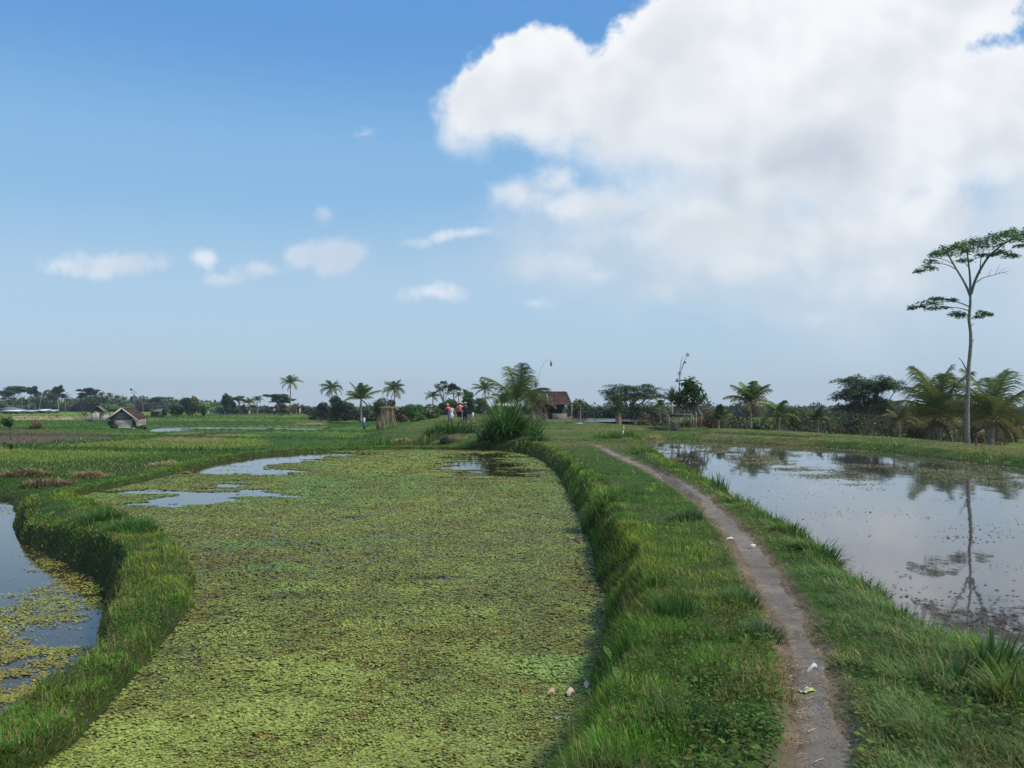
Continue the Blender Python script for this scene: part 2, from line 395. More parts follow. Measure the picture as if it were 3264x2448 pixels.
def land(x, y, full=False):
    x = np.asarray(x, float); y = np.asarray(y, float)
    r = np.hypot(x, y)
    sr = sdist(RIDGE, x, y); w = 0.5 + 0.05 * np.clip(y, 0, 100)
    rr = ss(-sr, -w, w * 0.6)
    n1 = fbm(x, y, 0.55, 3, 1); n2 = fbm(x, y, 2.2, 3, 2)
    h = Z_FIELD + (0.03 + 0.10 * ss(r, 40, 90) - Z_FIELD) * rr
    # field terraces on the left: low bunds between paddies
    bund = np.abs(((y + 0.32 * x + 5 * fbm(x, y, 0.03, 2, 7)) % 17.0) - 8.5)
    h = h + (1 - rr) * 0.20 * ss(bund, 0.55, 0.15) * ss(r, 26, 34)
    bund2 = np.abs(((x * 0.9 - 0.25 * y + 3 * fbm(x, y, 0.04, 2, 8)) % 26.0) - 13)
    h = h + (1 - rr) * 0.16 * ss(bund2, 0.5, 0.15) * ss(r, 30, 40)
    h = h + (1 - rr) * 0.5 * ss(r, 140, 230) * ss(x, -75, -30)
    cell = _perm[(np.floor((y + 0.32 * x + 5 * fbm(x, y, 0.03, 2, 7)) / 17.0).astype(int)) & 255, (np.floor((x * 0.9 - 0.25 * y + 3 * fbm(x, y, 0.04, 2, 8)) / 26.0).astype(int)) & 255]
    sm = sdist(MAIN, x, y)
    wd = 1.5 + 0 * x
    prof = -0.36 - np.maximum(0, sm - 0.75) * 0.5
    h = np.where(sm < 5, np.maximum(h, prof), h)
    sdr = sdist(DROP, x, y)
    h = h - 1.25 * ss(-sdr, 0, 5) * (0.6 + 0.4 * ss(r, 20, 50))
    sR = sdist(RIGHT, x, y)
    h = np.where(sR > 0, np.maximum(h, np.where(y > 14, 0.10 - np.maximum(0, sR - 1.0) * 0.5, -9)), h)
    h = h + (n1 - 0.5) * 0.10 + (n2 - 0.5) * 0.07 * ss(r, 60, 20)
    sL = sdist(LEFT, x, y)
    wob = (fbm(x, y, 1.3, 3, 4) - 0.5) * 0.30
    def carve(h, s, z, slope, deep=0.3):
        s = s + wob * 0.6
        return np.minimum(h, np.where(s > 0, z - 0.02 + s * slope, z - 0.02 - np.minimum(-s * 0.9, deep)))
    h = carve(h, sm, Z_MAIN, 1.5)
    h = carve(h, sL, Z_LEFT, 2.6)
    h = carve(h, sR, Z_RIGHT, 0.42)
    pad = np.full(x.shape, 1e9)
    for z, p in PADDYW:
        s = sdist(p, x, y); pad = np.minimum(pad, s)
        h = np.where(s < 3, np.minimum(h, z + 0.05 + np.maximum(s, 0) * 0.25), h); h = np.where(s < 0, z - 0.05, h)
    pd = pathd(x, y)
    h = h - 0.035 * ss(pd, 0.12, -0.02)
    if full: return h, dict(sm=sm, sL=sL, sR=sR, pd=pd, rr=rr, sdr=sdr, pad=pad, r=r, bund=np.minimum(bund, bund2), cell=cell)
    return h
def lz(x, y): return float(land(np.array([x]), np.array([y]))[0])

# patches of crop, stubble and bare earth on the left fields (outlines in picture coordinates on the field level)
def fpoly(pts): return vp(Z_FIELD, pts)
PATCH = [
    (fpoly([(0, 927), (150, 930), (285, 938), (262, 952), (140, 957), (0, 962), (-200, 965), (-200, 926)]), (0.115, 0.082, 0.052)),
    (fpoly([(330, 938), (420, 934), (528, 938), (540, 948), (420, 957), (320, 952)]), (0.20, 0.15, 0.065)),
    (fpoly([(530, 937), (700, 935), (740, 950), (660, 962), (560, 960)]), (0.055, 0.115, 0.025)),
    (fpoly([(620, 918), (680, 909), (725, 909), (725, 917)]), (0.24, 0.19, 0.085)),
    (fpoly([(0, 899), (210, 899.5), (215, 906), (120, 908), (0, 908)]), (0.36, 0.29, 0.13)),
    (fpoly([(0, 889), (440, 889), (440, 897), (210, 898.5), (0, 898.5)]), (0.19, 0.26, 0.055)),
    (fpoly([(-300, 1040), (-100, 1030), (60, 1034), (140, 1036), (205, 1032), (150, 1052), (60, 1058), (-300, 1062)]), (0.085, 0.062, 0.048)),
    (fpoly([(0, 1018), (90, 1012), (110, 1024), (60, 1036), (-60, 1036)]), (0.24, 0.165, 0.075)),
    (fpoly([(270, 1014), (330, 1006), (410, 1002), (404, 1009), (330, 1016)]), (0.23, 0.17, 0.08)),
    (fpoly([(750, 900), (900, 902), (930, 905), (880, 909), (740, 906)]), (0.20, 0.18, 0.08)),
    (fpoly([(840, 900), (1000, 901), (1010, 915), (900, 925), (850, 912)]), (0.10, 0.135, 0.04)),
]
def ground_colour(x, y, h, m):
    n = fbm(x, y, 0.8, 4, 11)[:, None]; n2 = fbm(x, y, 0.12, 3, 12)[:, None]
    soil = np.array([0.070, 0.052, 0.034]); turf = np.array([0.040, 0.082, 0.014]); dry = np.array([0.15, 0.125, 0.05])
    c = turf * (0.7 + 0.6 * n) * (1 - 0.35 * ss(n[:, 0], 0.5, 0.7)[:, None]) + soil * 0.35 * ss(n[:, 0], 0.5, 0.7)[:, None]
    far = ss(m['r'], 25, 60)[:, None]
    field = np.array([0.072, 0.135, 0.022]) * (0.75 + 0.5 * n2)
    ct = m['cell'][:, None]; field = field * (0.72 + 0.6 * ct) * (1 + np.array([0.50, 0.05, 0.1]) * ss(ct, 0.55, 0.9)); field = np.where((m['bund'] < 0.55)[:, None], np.array([0.035, 0.085, 0.016]), field)
    c = c * (1 - far) + field * far
    # short worn turf on the rise by the pavilion
    worn = (m['rr'] * ss(m['r'], 22, 40) * ss(fbm(x, y, 0.35, 3, 14), 0.38, 0.62))[:, None]
    c = c * (1 - 0.75 * worn) + dry * 0.75 * worn
    for poly, col in PATCH:
        s = sdist(poly, x, y) + (fbm(x, y, 0.5, 3, 15) - 0.5) * 0.05 * m['r']
        a = ss(-s, 0, 0.012 * m['r'].mean() + 0.5)[:, None] * (m['bund'] > 0.45)[:, None]
        c = c * (1 - a) + np.array(col) * (0.8 + 0.4 * n) * a
    # wet earth near the water line and on steep cut faces
    wet = np.maximum.reduce([ss(m['sm'], 0.35, 0.05), ss(m['sL'], 0.45, 0.05), ss(m['sR'], 0.25, 0.0), ss(m['pad'], 0.3, 0)])[:, None]
    c = c * (1 - 0.8 * wet) + np.array([0.034, 0.040, 0.016]) * 0.8 * wet
    e = ss(m['pd'], 0.16, 0.0)[:, None]
    c = c * (1 - e) + np.array([0.17, 0.125, 0.085]) * (0.8 + 0.4 * n) * e
    return c

def build_ground():
    fr = np.radians(np.linspace(-42, 42, 470)); bk = np.radians(np.linspace(42, 318, 120)[1:-1])
    ang = np.concatenate([fr, bk]); R = np.concatenate([[0.35], np.geomspace(0.8, 1.9, 12), np.geomspace(2.0, 130, 620), np.geomspace(132, 1300, 90)])
    A, RR = np.meshgrid(ang, R); x = (RR * np.sin(A)).ravel(); y = (RR * np.cos(A)).ravel()
    h, m = land(x, y, True)
    c = ground_colour(x, y, h, m)
    V = np.stack([x, y, h], 1); na, nr = len(ang), len(R)
    i, j = np.meshgrid(np.arange(nr - 1), np.arange(na), indexing='ij'); a = (i * na + j).ravel(); b = (i * na + (j + 1) % na).ravel()
    T = np.concatenate([np.stack([a, b + na, b], 1), np.stack([a, a + na, b + na], 1)])
    T = T[:, [0, 2, 1]]
    # middle disc under the camera station
    V = np.concatenate([V, [[0, 0, float(h[:na].mean())]]]); c = np.concatenate([c, c[:1]])
    jj = np.arange(na); T = np.concatenate([T, np.stack([np.full(na, len(V) - 1), (jj + 1) % na, jj], 1)])
    t = TM(); t.add(V, T[:, [0, 2, 1]], c)
    o = t.build('ground', M_GROUND, smooth_=True); tag(o, kind='structure')
build_ground()

def build_path():
    P_ = PATHS; t = TM(); S = 22; V = []; C = []; T = []
    seg = np.diff(P_[:, :2], axis=0); L_ = np.concatenate([[0], np.cumsum(np.hypot(seg[:, 0], seg[:, 1]))])
    s = np.concatenate([np.arange(0, 14, 0.05), np.arange(14, L_[-1], 0.15)])
    px = np.interp(s, L_, P_[:, 0]); py = np.interp(s, L_, P_[:, 1]); w = np.interp(s, L_, P_[:, 2])
    tx, ty = np.gradient(px), np.gradient(py); l = np.hypot(tx, ty); nx, ny = ty / l, -tx / l
    wl = w + 0.03 + (fbm(s, s * 0, 3.1, 4, 21) - 0.5) * 0.17; wr = w + 0.02 + (fbm(s, s * 0, 2.7, 4, 22) - 0.5) * 0.14
    q_ = np.linspace(-1, 1, S)
    off = np.where(q_[None] < 0, q_[None] * wl[:, None], q_[None] * wr[:, None])
    X = px[:, None] + nx[:, None] * off; Y = py[:, None] + ny[:, None] * off
    Z = land(X.ravel(), Y.ravel()).reshape(X.shape) + 0.010 - 0.050 * np.abs(q_)[None] ** 7 - 0.006 * (1 - q_[None] ** 2) + (fbm(X, Y, 6, 3, 23) - 0.5) * 0.014
    n = fbm(X, Y, 3.0, 4, 24)[..., None]; grit = fbm(X, Y, 28.0, 2, 25)[..., None]
    lft = ss(-q_, 0.0, 0.9)[None, :, None] * (0.5 + n)
    c = np.array([0.178, 0.160, 0.130]) * (0.72 + 0.4 * n + 0.25 * grit)
    c = c * (1 - 0.6 * np.clip(lft, 0, 1)) + np.array([0.25, 0.17, 0.105]) * (0.8 + 0.4 * grit) * 0.6 * np.clip(lft, 0, 1)
    eg = (np.abs(q_)[None, :, None] ** 4) * (0.5 + fbm(X, Y, 9.0, 3, 27)[..., None]); eg = np.clip(eg, 0, 1); c = c * (1 - eg) + np.array([0.135, 0.100, 0.062]) * (0.7 + 0.6 * grit) * eg
    c = c * (0.86 + 0.3 * ss(fbm(X, Y, 1.3, 3, 28), 0.35, 0.65)[..., None])
    ns = len(s); i, j = np.meshgrid(np.arange(ns - 1), np.arange(S - 1), indexing='ij'); a = (i * S + j).ravel()
    T = np.concatenate([np.stack([a, a + 1, a + S + 1], 1), np.stack([a, a + S + 1, a + S], 1)])
    t.add(np.stack([X, Y, Z], -1), T, c.reshape(-1, 3)); o = t.build('path', M_PATH, smooth_=True); tag(o, kind='structure')
build_path()

# ------------------------------------------------------------------ water
M_WMAIN = mat_water('pond_water_brown', (0.040, 0.032, 0.016), 0.04, 0.002, 5.0, 1.36)
M_WRIGHT = mat_water('pond_water_grey', (0.070, 0.062, 0.055), 0.03, 0.0026, 1.6, 1.42)
M_WFIELD = mat_water('paddy_water', (0.14, 0.14, 0.13), 0.10, 0.001, 4.0, 1.6)  # base colour lightened to paint in the glare on the flooded strips
def pond(name, poly, z, mat, grow=0.6):
    P_ = np.asarray(poly, float); me = bpy.data.meshes.new(name)
    e = np.roll(P_, -1, 0) - np.roll(P_, 1, 0); e /= np.linalg.norm(e, axis=1, keepdims=True) + 1e-9
    area = 0.5 * np.sum(P_[:, 0] * np.roll(P_[:, 1], -1) - np.roll(P_[:, 0], -1) * P_[:, 1])
    nrm = np.stack([e[:, 1], -e[:, 0]], 1) * (1 if area > 0 else -1)
    Q = P_ + nrm * grow
    me.from_pydata([(a, b, 0) for a, b in (Q if area > 0 else Q[::-1])], [], [list(range(len(Q)))])
    me.materials.append(mat); o = bpy.data.objects.new(name, me); COL.objects.link(o); o.location = (0, 0, z); tag(o, kind='structure')
pond('pond_water', MAIN, Z_MAIN, M_WMAIN, 0.25); pond('pond_water', LEFT, Z_LEFT, M_WMAIN, 0.2); pond('pond_water', RIGHT, Z_RIGHT, M_WRIGHT, 0.35)
for z, p in PADDYW: pond('paddy_water', p, z, M_WFIELD, 0.1)

# ------------------------------------------------------------------ floating plants
def screen_sample(n, rmin, rmax, umin=-0.72, umax=0.72):
    q_ = RNG.uniform(1 / rmax, 1 / rmin, n); r = 1 / q_; u = RNG.uniform(umin, umax, n)
    return u * r, r
def pads(tm, x, y, z, size, col, rng=RNG):
    """rounded leaves lying on the water, each a slightly tilted fan of faces"""
    n = len(x); th0 = rng.uniform(0, 2 * np.pi, n); nx, ny = rng.normal(0, 0.16, (2, n)); k = 6
    ang = th0[:, None] + np.linspace(0, 2 * np.pi, k, endpoint=False)[None]
    rad = size[:, None] * 0.5 * (0.78 + 0.22 * np.cos(ang - th0[:, None])) * rng.uniform(0.8, 1.15, (n, k))
    X = x[:, None] + np.cos(ang) * rad; Y = y[:, None] + np.sin(ang) * rad * 0.9
    Z = z[:, None] + (X - x[:, None]) * nx[:, None] + (Y - y[:, None]) * ny[:, None]
    V = np.stack([X, Y, Z], -1).reshape(-1, 3)
    T = np.array([(0, i, i + 1) for i in range(1, k - 1)])[None] + (np.arange(n) * k)[:, None, None]
    tm.add(V, T.reshape(-1, 3), np.repeat(col, k, axis=0))
OPEN = [[(385, 1026), (400, 1005), (480, 985), (600, 976), (790, 975), (750, 986), (650, 1002), (640, 1020), (560, 1028)],
        [(335, 1085), (370, 1066), (430, 1062), (470, 1042), (520, 1040), (505, 1058), (600, 1062), (585, 1070), (480, 1072), (420, 1085)],
        [(975, 1034), (985, 1000), (1030, 980), (1100, 988), (1150, 1022), (1100, 1034)],
        [(250, 1066), (300, 1062), (345, 1064), (300, 1070)], [(1045, 975), (1100, 978), (1080, 984), (1050, 982)]]
OPENW = [vp(Z_MAIN, p) for p in OPEN]
SPOT = [(790, 1200, 30, 9), (500, 1330, 50, 8), (390, 1408, 42, 9), (440, 1430, 40, 7), (1020, 1405, 25, 8), (310, 1465, 32, 10), (770, 1120, 40, 5), (620, 1105, 30, 4), (690, 1052, 30, 3),
        (560, 1235, 36, 6), (650, 1285, 60, 8), (940, 1250, 50, 6), (470, 1530, 40, 7), (860, 1468, 40, 6), (700, 1405, 34, 6), (1060, 1110, 30, 3), (1110, 1120, 18, 3), (1190, 1315, 25, 4), (560, 1590, 40, 8), (930, 1600, 36, 6)]
def area_sample(n, rmin, rmax, u0, u1):
    r = np.sqrt(RNG.uniform(rmin ** 2, rmax ** 2, n)); return RNG.uniform(u0, u1, n) * r, r
def build_pads():
    t = TM(); x, y = screen_sample(860000, 4.0, 43); x2, y2 = area_sample(900000, 8, 43, -0.52, 0.12); x = np.concatenate([x, x2]); y = np.concatenate([y, y2])
    s = sdist(MAIN, x, y); k = s < 0.02; x, y, s = x[k], y[k], s[k]
    dens = np.ones(len(x))
    for p in OPENW:
        so = sdist(p, x, y) + (fbm(x * 0.6, y, 0.8, 5, 31) - 0.5) * 3.2 + (fbm(x * 0.45, y * 1.2, 2.6, 3, 38) - 0.5) * 2.0; dens *= (0.06 * ss(fbm(x * 0.35, y, 1.6, 3, 37), 0.50, 0.62) if p is OPENW[0] else 0.01) + 0.955 * ss(so, -0.15, 0.35)
    cl = fbm(x, y, 1.7, 4, 32); fine = fbm(x, y, 9.0, 3, 33)
    for (a, b, ra, rb) in SPOT:
        c0 = atv(a, b, Z_MAIN); wx = ra * K / F * c0[1]; wy = (atv(a, b - rb, Z_MAIN)[1] - c0[1])
        e = np.hypot((x - c0[0]) / wx, (y - c0[1]) / wy) + (cl - 0.5) * 2.6; dens *= 0.12 + 0.88 * ss(e, 0.55, 1.0)
    dens *= 0.62 + 0.38 * ss(cl, 0.28, 0.50)
    fw = ss(y, 18, 7); dens *= 1 - fw * 0.72 * (1 - ss(fine, 0.36, 0.52))
    dens *= 1 - 0.55 * ss(s, -0.45, -0.05) * ss(fbm(x, y, 2.5, 2, 39), 0.4, 0.6)
    k = RNG.random(len(x)) < dens; x, y, cl = x[k], y[k], cl[k]; r = np.hypot(x, y); n = len(x)
    tone = fbm(x, y, 0.30, 3, 34); t2 = fbm(x, y, 1.1, 3, 35)
    lime = np.array([0.350, 0.410, 0.085]); blue = np.array([0.250, 0.400, 0.100]); olive = np.array([0.30, 0.32, 0.065]); rust = np.array([0.22, 0.14, 0.05])
    c = lime[None] * np.ones((n, 1))
    a = ss(tone, 0.42, 0.62)[:, None]; c = c * (1 - a) + blue * a
    a = ss(t2, 0.50, 0.68)[:, None] * 0.8; c = c * (1 - a) + olive * a
    near_open = np.zeros(n)
    for p in OPENW[:3]: near_open = np.maximum(near_open, ss(sdist(p, x, y), 1.6, 0.2))
    a = (ss(fbm(x, y, 0.8, 3, 36), 0.56, 0.68) * 0.35 + 0.35 * near_open * ss(t2, 0.4, 0.6))
    a = np.where(RNG.random(n) < a, 0.75, 0.0)[:, None]; c = c * (1 - a) + rust * a
    # a lusher, greener belt under the steep bank
    sb = ss(x, -0.2 * y ** 0.2 - 1.2, 0.6)[:, None] * 0.35; c = c * (1 - sb) + blue * 0.9 * sb
    c *= RNG.uniform(0.70, 1.15, (n, 1)) * RNG.uniform(0.94, 1.06, (n, 3))
    px = r / 867.0
    size = np.maximum(RNG.uniform(0.013, 0.027, n) * (1 + 0.6 * ss(cl, 0.5, 0.7)), RNG.uniform(1.0, 1.9, n) * px)
    size = np.where(RNG.random(n) < 0.02, size * 1.7, size)
    z = Z_MAIN + 0.006 + RNG.uniform(0, 0.014, n)
    pads(t, x, y, z, size, c); o = t.build('floating_pond_plants', M_PAD); tag(o, 'carpet of small pale green floating leaves covering the middle pond', 'pond plants', kind='stuff')
    # drowned brown leaves between the floating ones
    t = TM(); x, y = screen_sample(200000, 4.0, 42); x2, y2 = area_sample(200000, 8, 43, -0.52, 0.12); x = np.concatenate([x, x2]); y = np.concatenate([y, y2]); s = sdist(MAIN, x, y); k = s < 0.0
    for p in OPENW: k &= (sdist(p, x, y) + (fbm(x * 0.6, y, 0.8, 5, 31) - 0.5) * 3.2 + (fbm(x * 0.45, y * 1.2, 2.6, 3, 38) - 0.5) * 2.0 > -0.05)
    k &= RNG.random(len(x)) < 0.92
    x, y = x[k], y[k]; n = len(x); px = np.hypot(x, y) / 867
    c = np.array([0.155, 0.160, 0.038])[None] * RNG.uniform(0.5, 1.3, (n, 1)); a = (fbm(x, y, 1.2, 3, 40) > 0.56)[:, None]; c = np.where(a, c * np.array([1.15, 0.90, 0.8]), c)
    pads(t, x, y, np.full(n, Z_MAIN + 0.003) + RNG.uniform(0, 0.002, n), np.maximum(0.07, 3.6 * px) * RNG.uniform(.7, 1.3, n), c)
    o = t.build('withered_pond_leaves', M_PAD); tag(o, 'brown withered leaves lying low between the floating green ones', 'pond plants', kind='stuff')
    # left pond: yellower rafts
    t = TM(); x, y = screen_sample(200000, 5, 26, -0.75, -0.3); s = sdist(LEFT, x, y); k = s < 0; x, y, s = x[k], y[k], s[k]
    raft = vp(Z_LEFT, [(-80, 1335), (0, 1308), (70, 1270), (110, 1255), (90, 1235), (60, 1185), (110, 1195), (180, 1235), (245, 1275), (235, 1300), (185, 1300), (150, 1330), (100, 1350), (100, 1375), (160, 1385), (120, 1440), (60, 1480), (-200, 1560), (-300, 1400)])
    s2 = sdist(raft, x, y) + (fbm(x, y, 2.2, 4, 41) - 0.5) * 1.3
    hole = np.minimum(sdist(vp(Z_LEFT, [(40, 1375), (90, 1350), (170, 1365), (200, 1350), (190, 1385), (120, 1392)]), x, y), sdist(vp(Z_LEFT, [(-20, 1440), (30, 1430), (60, 1425), (10, 1450)]), x, y)) + (fbm(x, y, 3, 3, 42) - 0.5) * 0.5
    far_ = sdist(vp(Z_LEFT, [(-60, 1095), (0, 1085), (34, 1080), (34, 1110), (20, 1130), (0, 1118)]), x, y) + (fbm(x, y, 2, 3, 43) - 0.5) * 1.2
    d = np.maximum(ss(-s2, -0.12, 0.25) * ss(hole, -0.05, 0.2), ss(-far_, 0, 0.3) * 0.8)
    k = RNG.random(len(x)) < d * (0.35 + 0.65 * ss(fbm(x, y, 8, 3, 44), 0.32, 0.5)) + 0.008; x, y = x[k], y[k]; n = len(x)
    c = np.array([0.34, 0.35, 0.060])[None] * RNG.uniform(0.7, 1.2, (n, 1)); a = 0.75 * ss(fbm(x, y, 1.0, 3, 45), 0.50, 0.72)[:, None]; c = c * (1 - a) + np.array([0.33, 0.27, 0.065]) * RNG.uniform(0.7, 1.2, (n, 1)) * a
    px = np.hypot(x, y) / 867
    pads(t, x, y, Z_LEFT + 0.006 + RNG.uniform(0, 0.014, n), np.maximum(RNG.uniform(0.025, 0.045, n), 1.5 * px), c)
    o = t.build('floating_pond_plants', M_PAD); tag(o, 'rafts of yellowish floating leaves on the small pond at the far left', 'pond plants', kind='stuff')
    # right pond: scattered debris and strips of weed
    t = TM(); x, y = screen_sample(260000, 5, 44, 0, 0.75); x2, y2 = area_sample(340000, 12, 44, 0.1, 0.62); x = np.concatenate([x, x2]); y = np.concatenate([y, y2]); s = sdist(RIGHT, x, y); k = s < 0; x, y, s = x[k], y[k], s[k]; n = len(x)
    Vx = ((x / y) * F + CX) / K; Vy = (HY + (CH - Z_RIGHT) * F / y) / K
    nz = fbm(x * 0.55, y * 1.0, 1.5, 4, 46); d = 0.0004 + 0 * x
    strip = sdist(vp(Z_RIGHT, [(1490, 962), (1560, 966), (1640, 985), (1760, 1005), (1870, 1018), (1900, 1045), (1850, 1050), (1760, 1035), (1640, 1010), (1540, 985)]), x, y)
    d = np.maximum(d, ss(-strip, -0.5, 0.6) * ss(nz, 0.46, 0.56) * 0.7)
    strip2 = sdist(vp(Z_RIGHT, [(1800, 1000), (1900, 1005), (2040, 1012), (2240, 1035), (2240, 1060), (2100, 1050), (1960, 1022), (1850, 1012)]), x, y)
    d = np.maximum(d, ss(-strip2, -0.3, 0.4) * ss(nz, 0.42, 0.55) * 0.7)
    rim = ss(s, -0.9, -0.1) * ss(y, 20, 26); d = np.maximum(d, rim * ss(nz, 0.47, 0.57) * 0.35)
    for (a, b, ra, rb) in [(2120, 1170, 50, 5), (2160, 1150, 40, 6), (2060, 1160, 30, 5), (2000, 1120, 30, 4), (1900, 1060, 40, 5), (1950, 1245, 20, 5), (1990, 1310, 28, 8), (1960, 1290, 26, 8), (2060, 1325, 70, 7), (2150, 1345, 60, 8), (2200, 1360, 40, 8), (1810, 1105, 10, 3), (1800, 1095, 7, 2),
                           (1680, 1035, 14, 2), (1620, 1032, 16, 2), (2030, 1080, 20, 3), (2100, 1078, 24, 4), (2190, 1255, 16, 3), (2170, 1320, 50, 8), (1760, 1150, 8, 2), (1880, 1190, 9, 3)]:
        c0 = atv(a, b, Z_RIGHT); wx = ra * K / F * c0[1]; wy = (atv(a, b - rb, Z_RIGHT)[1] - c0[1]); e = np.hypot((x - c0[0]) / wx, (y - c0[1]) / wy) + (nz - 0.5) * 3.5
        d = np.maximum(d, ss(e, 1.0, 0.5) * 0.09)
    d = np.maximum(d, 0.018 * ss(fbm(x * .6, y, 0.8, 3, 47), 0.45, 0.62))
    k = RNG.random(n) < d; x, y, Vy = x[k], y[k], Vy[k]; n = len(x); px = np.hypot(x, y) / 867
    c = np.where((y > 13)[:, None], np.array([0.20, 0.20, 0.075]), np.array([0.11, 0.07, 0.045])) * RNG.uniform(0.5, 1.25, (n, 1))
    pads(t, x, y, Z_RIGHT + 0.004 + RNG.uniform(0, 0.008, n), np.maximum(RNG.uniform(0.02, 0.05, n), 1.7 * px), c)
    o = t.build('floating_weed', M_PAD); tag(o, 'thin strips and crumbs of brown and olive weed floating on the open right-hand pond', 'pond weed', kind='stuff')
build_pads()

# ------------------------------------------------------------------ grass
def build_grass():
    t = TM(); x, y = screen_sample(560000, 2.6, 120, -0.74, 0.74)
    x = np.concatenate([x, RNG.uniform(-3.5, 4.5, 20000)]); y = np.concatenate([y, RNG.uniform(1.6, 4, 20000)])
    ex, ey, en = [], [], []
    for poly, n_, lim in ((MAIN, 210000, 0.6), (LEFT, 60000, 0.45), (RIGHT, 50000, 0.9)):      # the banks that face the water
        P_ = np.asarray(poly); Q_ = np.roll(P_, -1, 0); L_ = np.hypot(*(Q_ - P_).T); rr_ = np.hypot(*((P_ + Q_) / 2).T); wt = L_ / rr_ ** 1.3 * (((P_ + Q_) / 2)[:, 1] > 2.5); wt /= wt.sum()
        i_ = RNG.choice(len(P_), n_, p=wt); f_ = RNG.random((n_, 1)); pt = P_[i_] * (1 - f_) + Q_[i_] * f_; nr = (Q_ - P_)[i_]; nr = np.stack([nr[:, 1], -nr[:, 0]], 1) / L_[i_][:, None]
        pt = pt + nr * RNG.uniform(-lim, lim, (n_, 1)); k_ = np.abs(pt[:, 0]) < 0.75 * pt[:, 1] + 1; ex.append(pt[k_, 0]); ey.append(pt[k_, 1])
    x = np.concatenate([x] + ex); y = np.concatenate([y] + ey)
    h, m = land(x, y, True)
    wl = np.where(m['sm'] < 0.8, Z_MAIN, np.where(m['sL'] < 0.8, Z_LEFT, np.where(m['sR'] < 0.8, Z_RIGHT, -9)))
    k = (h > wl + 0.015) & (m['pad'] > 0.1) & (m['sdr'] > -3.5)
    k &= RNG.random(len(x)) < ss(m['pd'] + (fbm(x, y, 4.5, 3, 50) - 0.5) * 0.32, -0.07, 0.08) + 0.012
    bare = fbm(x, y, 1.1, 4, 52)
    k &= RNG.random(len(x)) > 0.85 * ss(bare, 0.53, 0.66) * ss(m['sm'], 0.6, 0.9) * ss(m['sL'], 0.5, 0.8)
    leftf = (m['rr'] < 0.4) & (m['sm'] > 1.6) & (m['r'] > 24)      # the paddies get their own plants
    k &= ~leftf
    for kk in m: m[kk] = m[kk][k]
    x, y, h = x[k], y[k], h[k]; n = len(x); r = m['r']; px = r / 867
    tone = fbm(x, y, 0.7, 3, 53); t2 = fbm(x, y, 2.6, 3, 54); t3 = fbm(x, y, 0.25, 2, 55)
    green = np.array([0.075, 0.178, 0.016]); yel = np.array([0.150, 0.215, 0.022]); grey = np.array([0.115, 0.180, 0.062]); dry = np.array([0.30, 0.225, 0.095]); dark = np.array([0.038, 0.090, 0.012])
    c = green[None] * np.ones((n, 1))
    a = ss(tone, 0.42, 0.64)[:, None]; c = c * (1 - a) + yel * a
    gz = ((x > np.interp(y, PATHS[:, 1], PATHS[:, 0])) & (m['pd'] < 0.9) & (y < 16))[:, None] * (0.5 + 0.5 * ss(t2, 0.35, 0.55)[:, None])
    gz = gz * (0.6 + 0.6 * (y < 9)[:, None]); gz = np.clip(gz, 0, 1); c = c * (1 - gz) + grey * gz
    a = ss(t2, 0.52, 0.66)[:, None] * 0.7; c = c * (1 - a) + dark * a
    nl = (x < np.interp(y, PATHS[:, 1], PATHS[:, 0])) & (m['pd'] < 0.8) & (m['rr'] > 0.3)
    pdry = 0.09 + 0.30 * nl * ss(m['pd'], 0.7, 0.1) * ss(y, 14, 6) + 0.22 * ss(fbm(x, y, 1.5, 3, 56), 0.54, 0.70) + 0.25 * ss(m['pd'], 0.25, 0.0) + 0.25 * m['rr'] * ss(r, 22, 45)
    # the shaded pond faces keep dead matted stems
    pdry += 0.10 * ss(m['sL'], 1.0, 0.2) * (m['sL'] < 1.0) + 0.05 * ss(m['sm'], 0.5, 0.1) * (m['sm'] < 0.5)
    isd = RNG.random(n) < pdry; c[isd] = dry * RNG.uniform(0.5, 1.1, (isd.sum(), 1))
    tuf = fbm(x, y, 3.2, 3, 59); c *= (0.80 + 0.45 * ss(tuf, 0.30, 0.68))[:, None]
    c *= 1.24 * RNG.uniform(0.6, 1.4, (n, 1))
    H = RNG.uniform(0.04, 0.11, n) * (0.25 + 0.7 * fbm(x, y, 0.9, 3, 58) + 0.6 * ss(tuf, 0.35, 0.65)); H *= np.where((m['sm'] < 2.2) & (x < -1.5), 0.72, 1.0) + 0.05 * (RNG.random(n) < 0.07)
    side = x > np.interp(y, PATHS[:, 1], PATHS[:, 0])
    H *= np.where(side, 1.15, 0.9)
    H *= 1 - 0.45 * ss(m['pd'], 0.3, 0.02)
    H *= 1 + 0.7 * ss(m['sR'], 0.6, 0.1) * (m['sR'] < .8) + 0.35 * ss(m['sm'], 0.9, 0.2) * (m['sm'] < 1) + 0.1 * ss(m['sL'], 1.0, 0.2) * (m['sL'] < 1.2)
    H *= np.where((r > 25) & (m['rr'] > 0.5), 0.75, 1.0); H = np.maximum(H, 1.6 * px)
    W = np.maximum(RNG.uniform(0.004, 0.0075, n), 0.75 * px)
    az = RNG.uniform(0, 2 * np.pi, n)
    gz2 = (gz[:, 0] > 0.3) & (RNG.random(n) < 0.75); az[gz2] = np.pi + RNG.normal(0, 0.55, gz2.sum()) - 0.3       # combed over the path edge
    lean = RNG.uniform(0.1, 0.8, n); lean[gz2] += 0.35; droop = RNG.uniform(0.2, 1.3, n)
    # on the pond faces grass hangs outwards
    base = np.stack([x, y, h - 0.012], 1)
    near = r < 16
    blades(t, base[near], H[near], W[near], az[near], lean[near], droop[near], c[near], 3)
    blades(t, base[~near], H[~near], W[~near], az[~near], lean[~near], droop[~near], c[~near], 2)
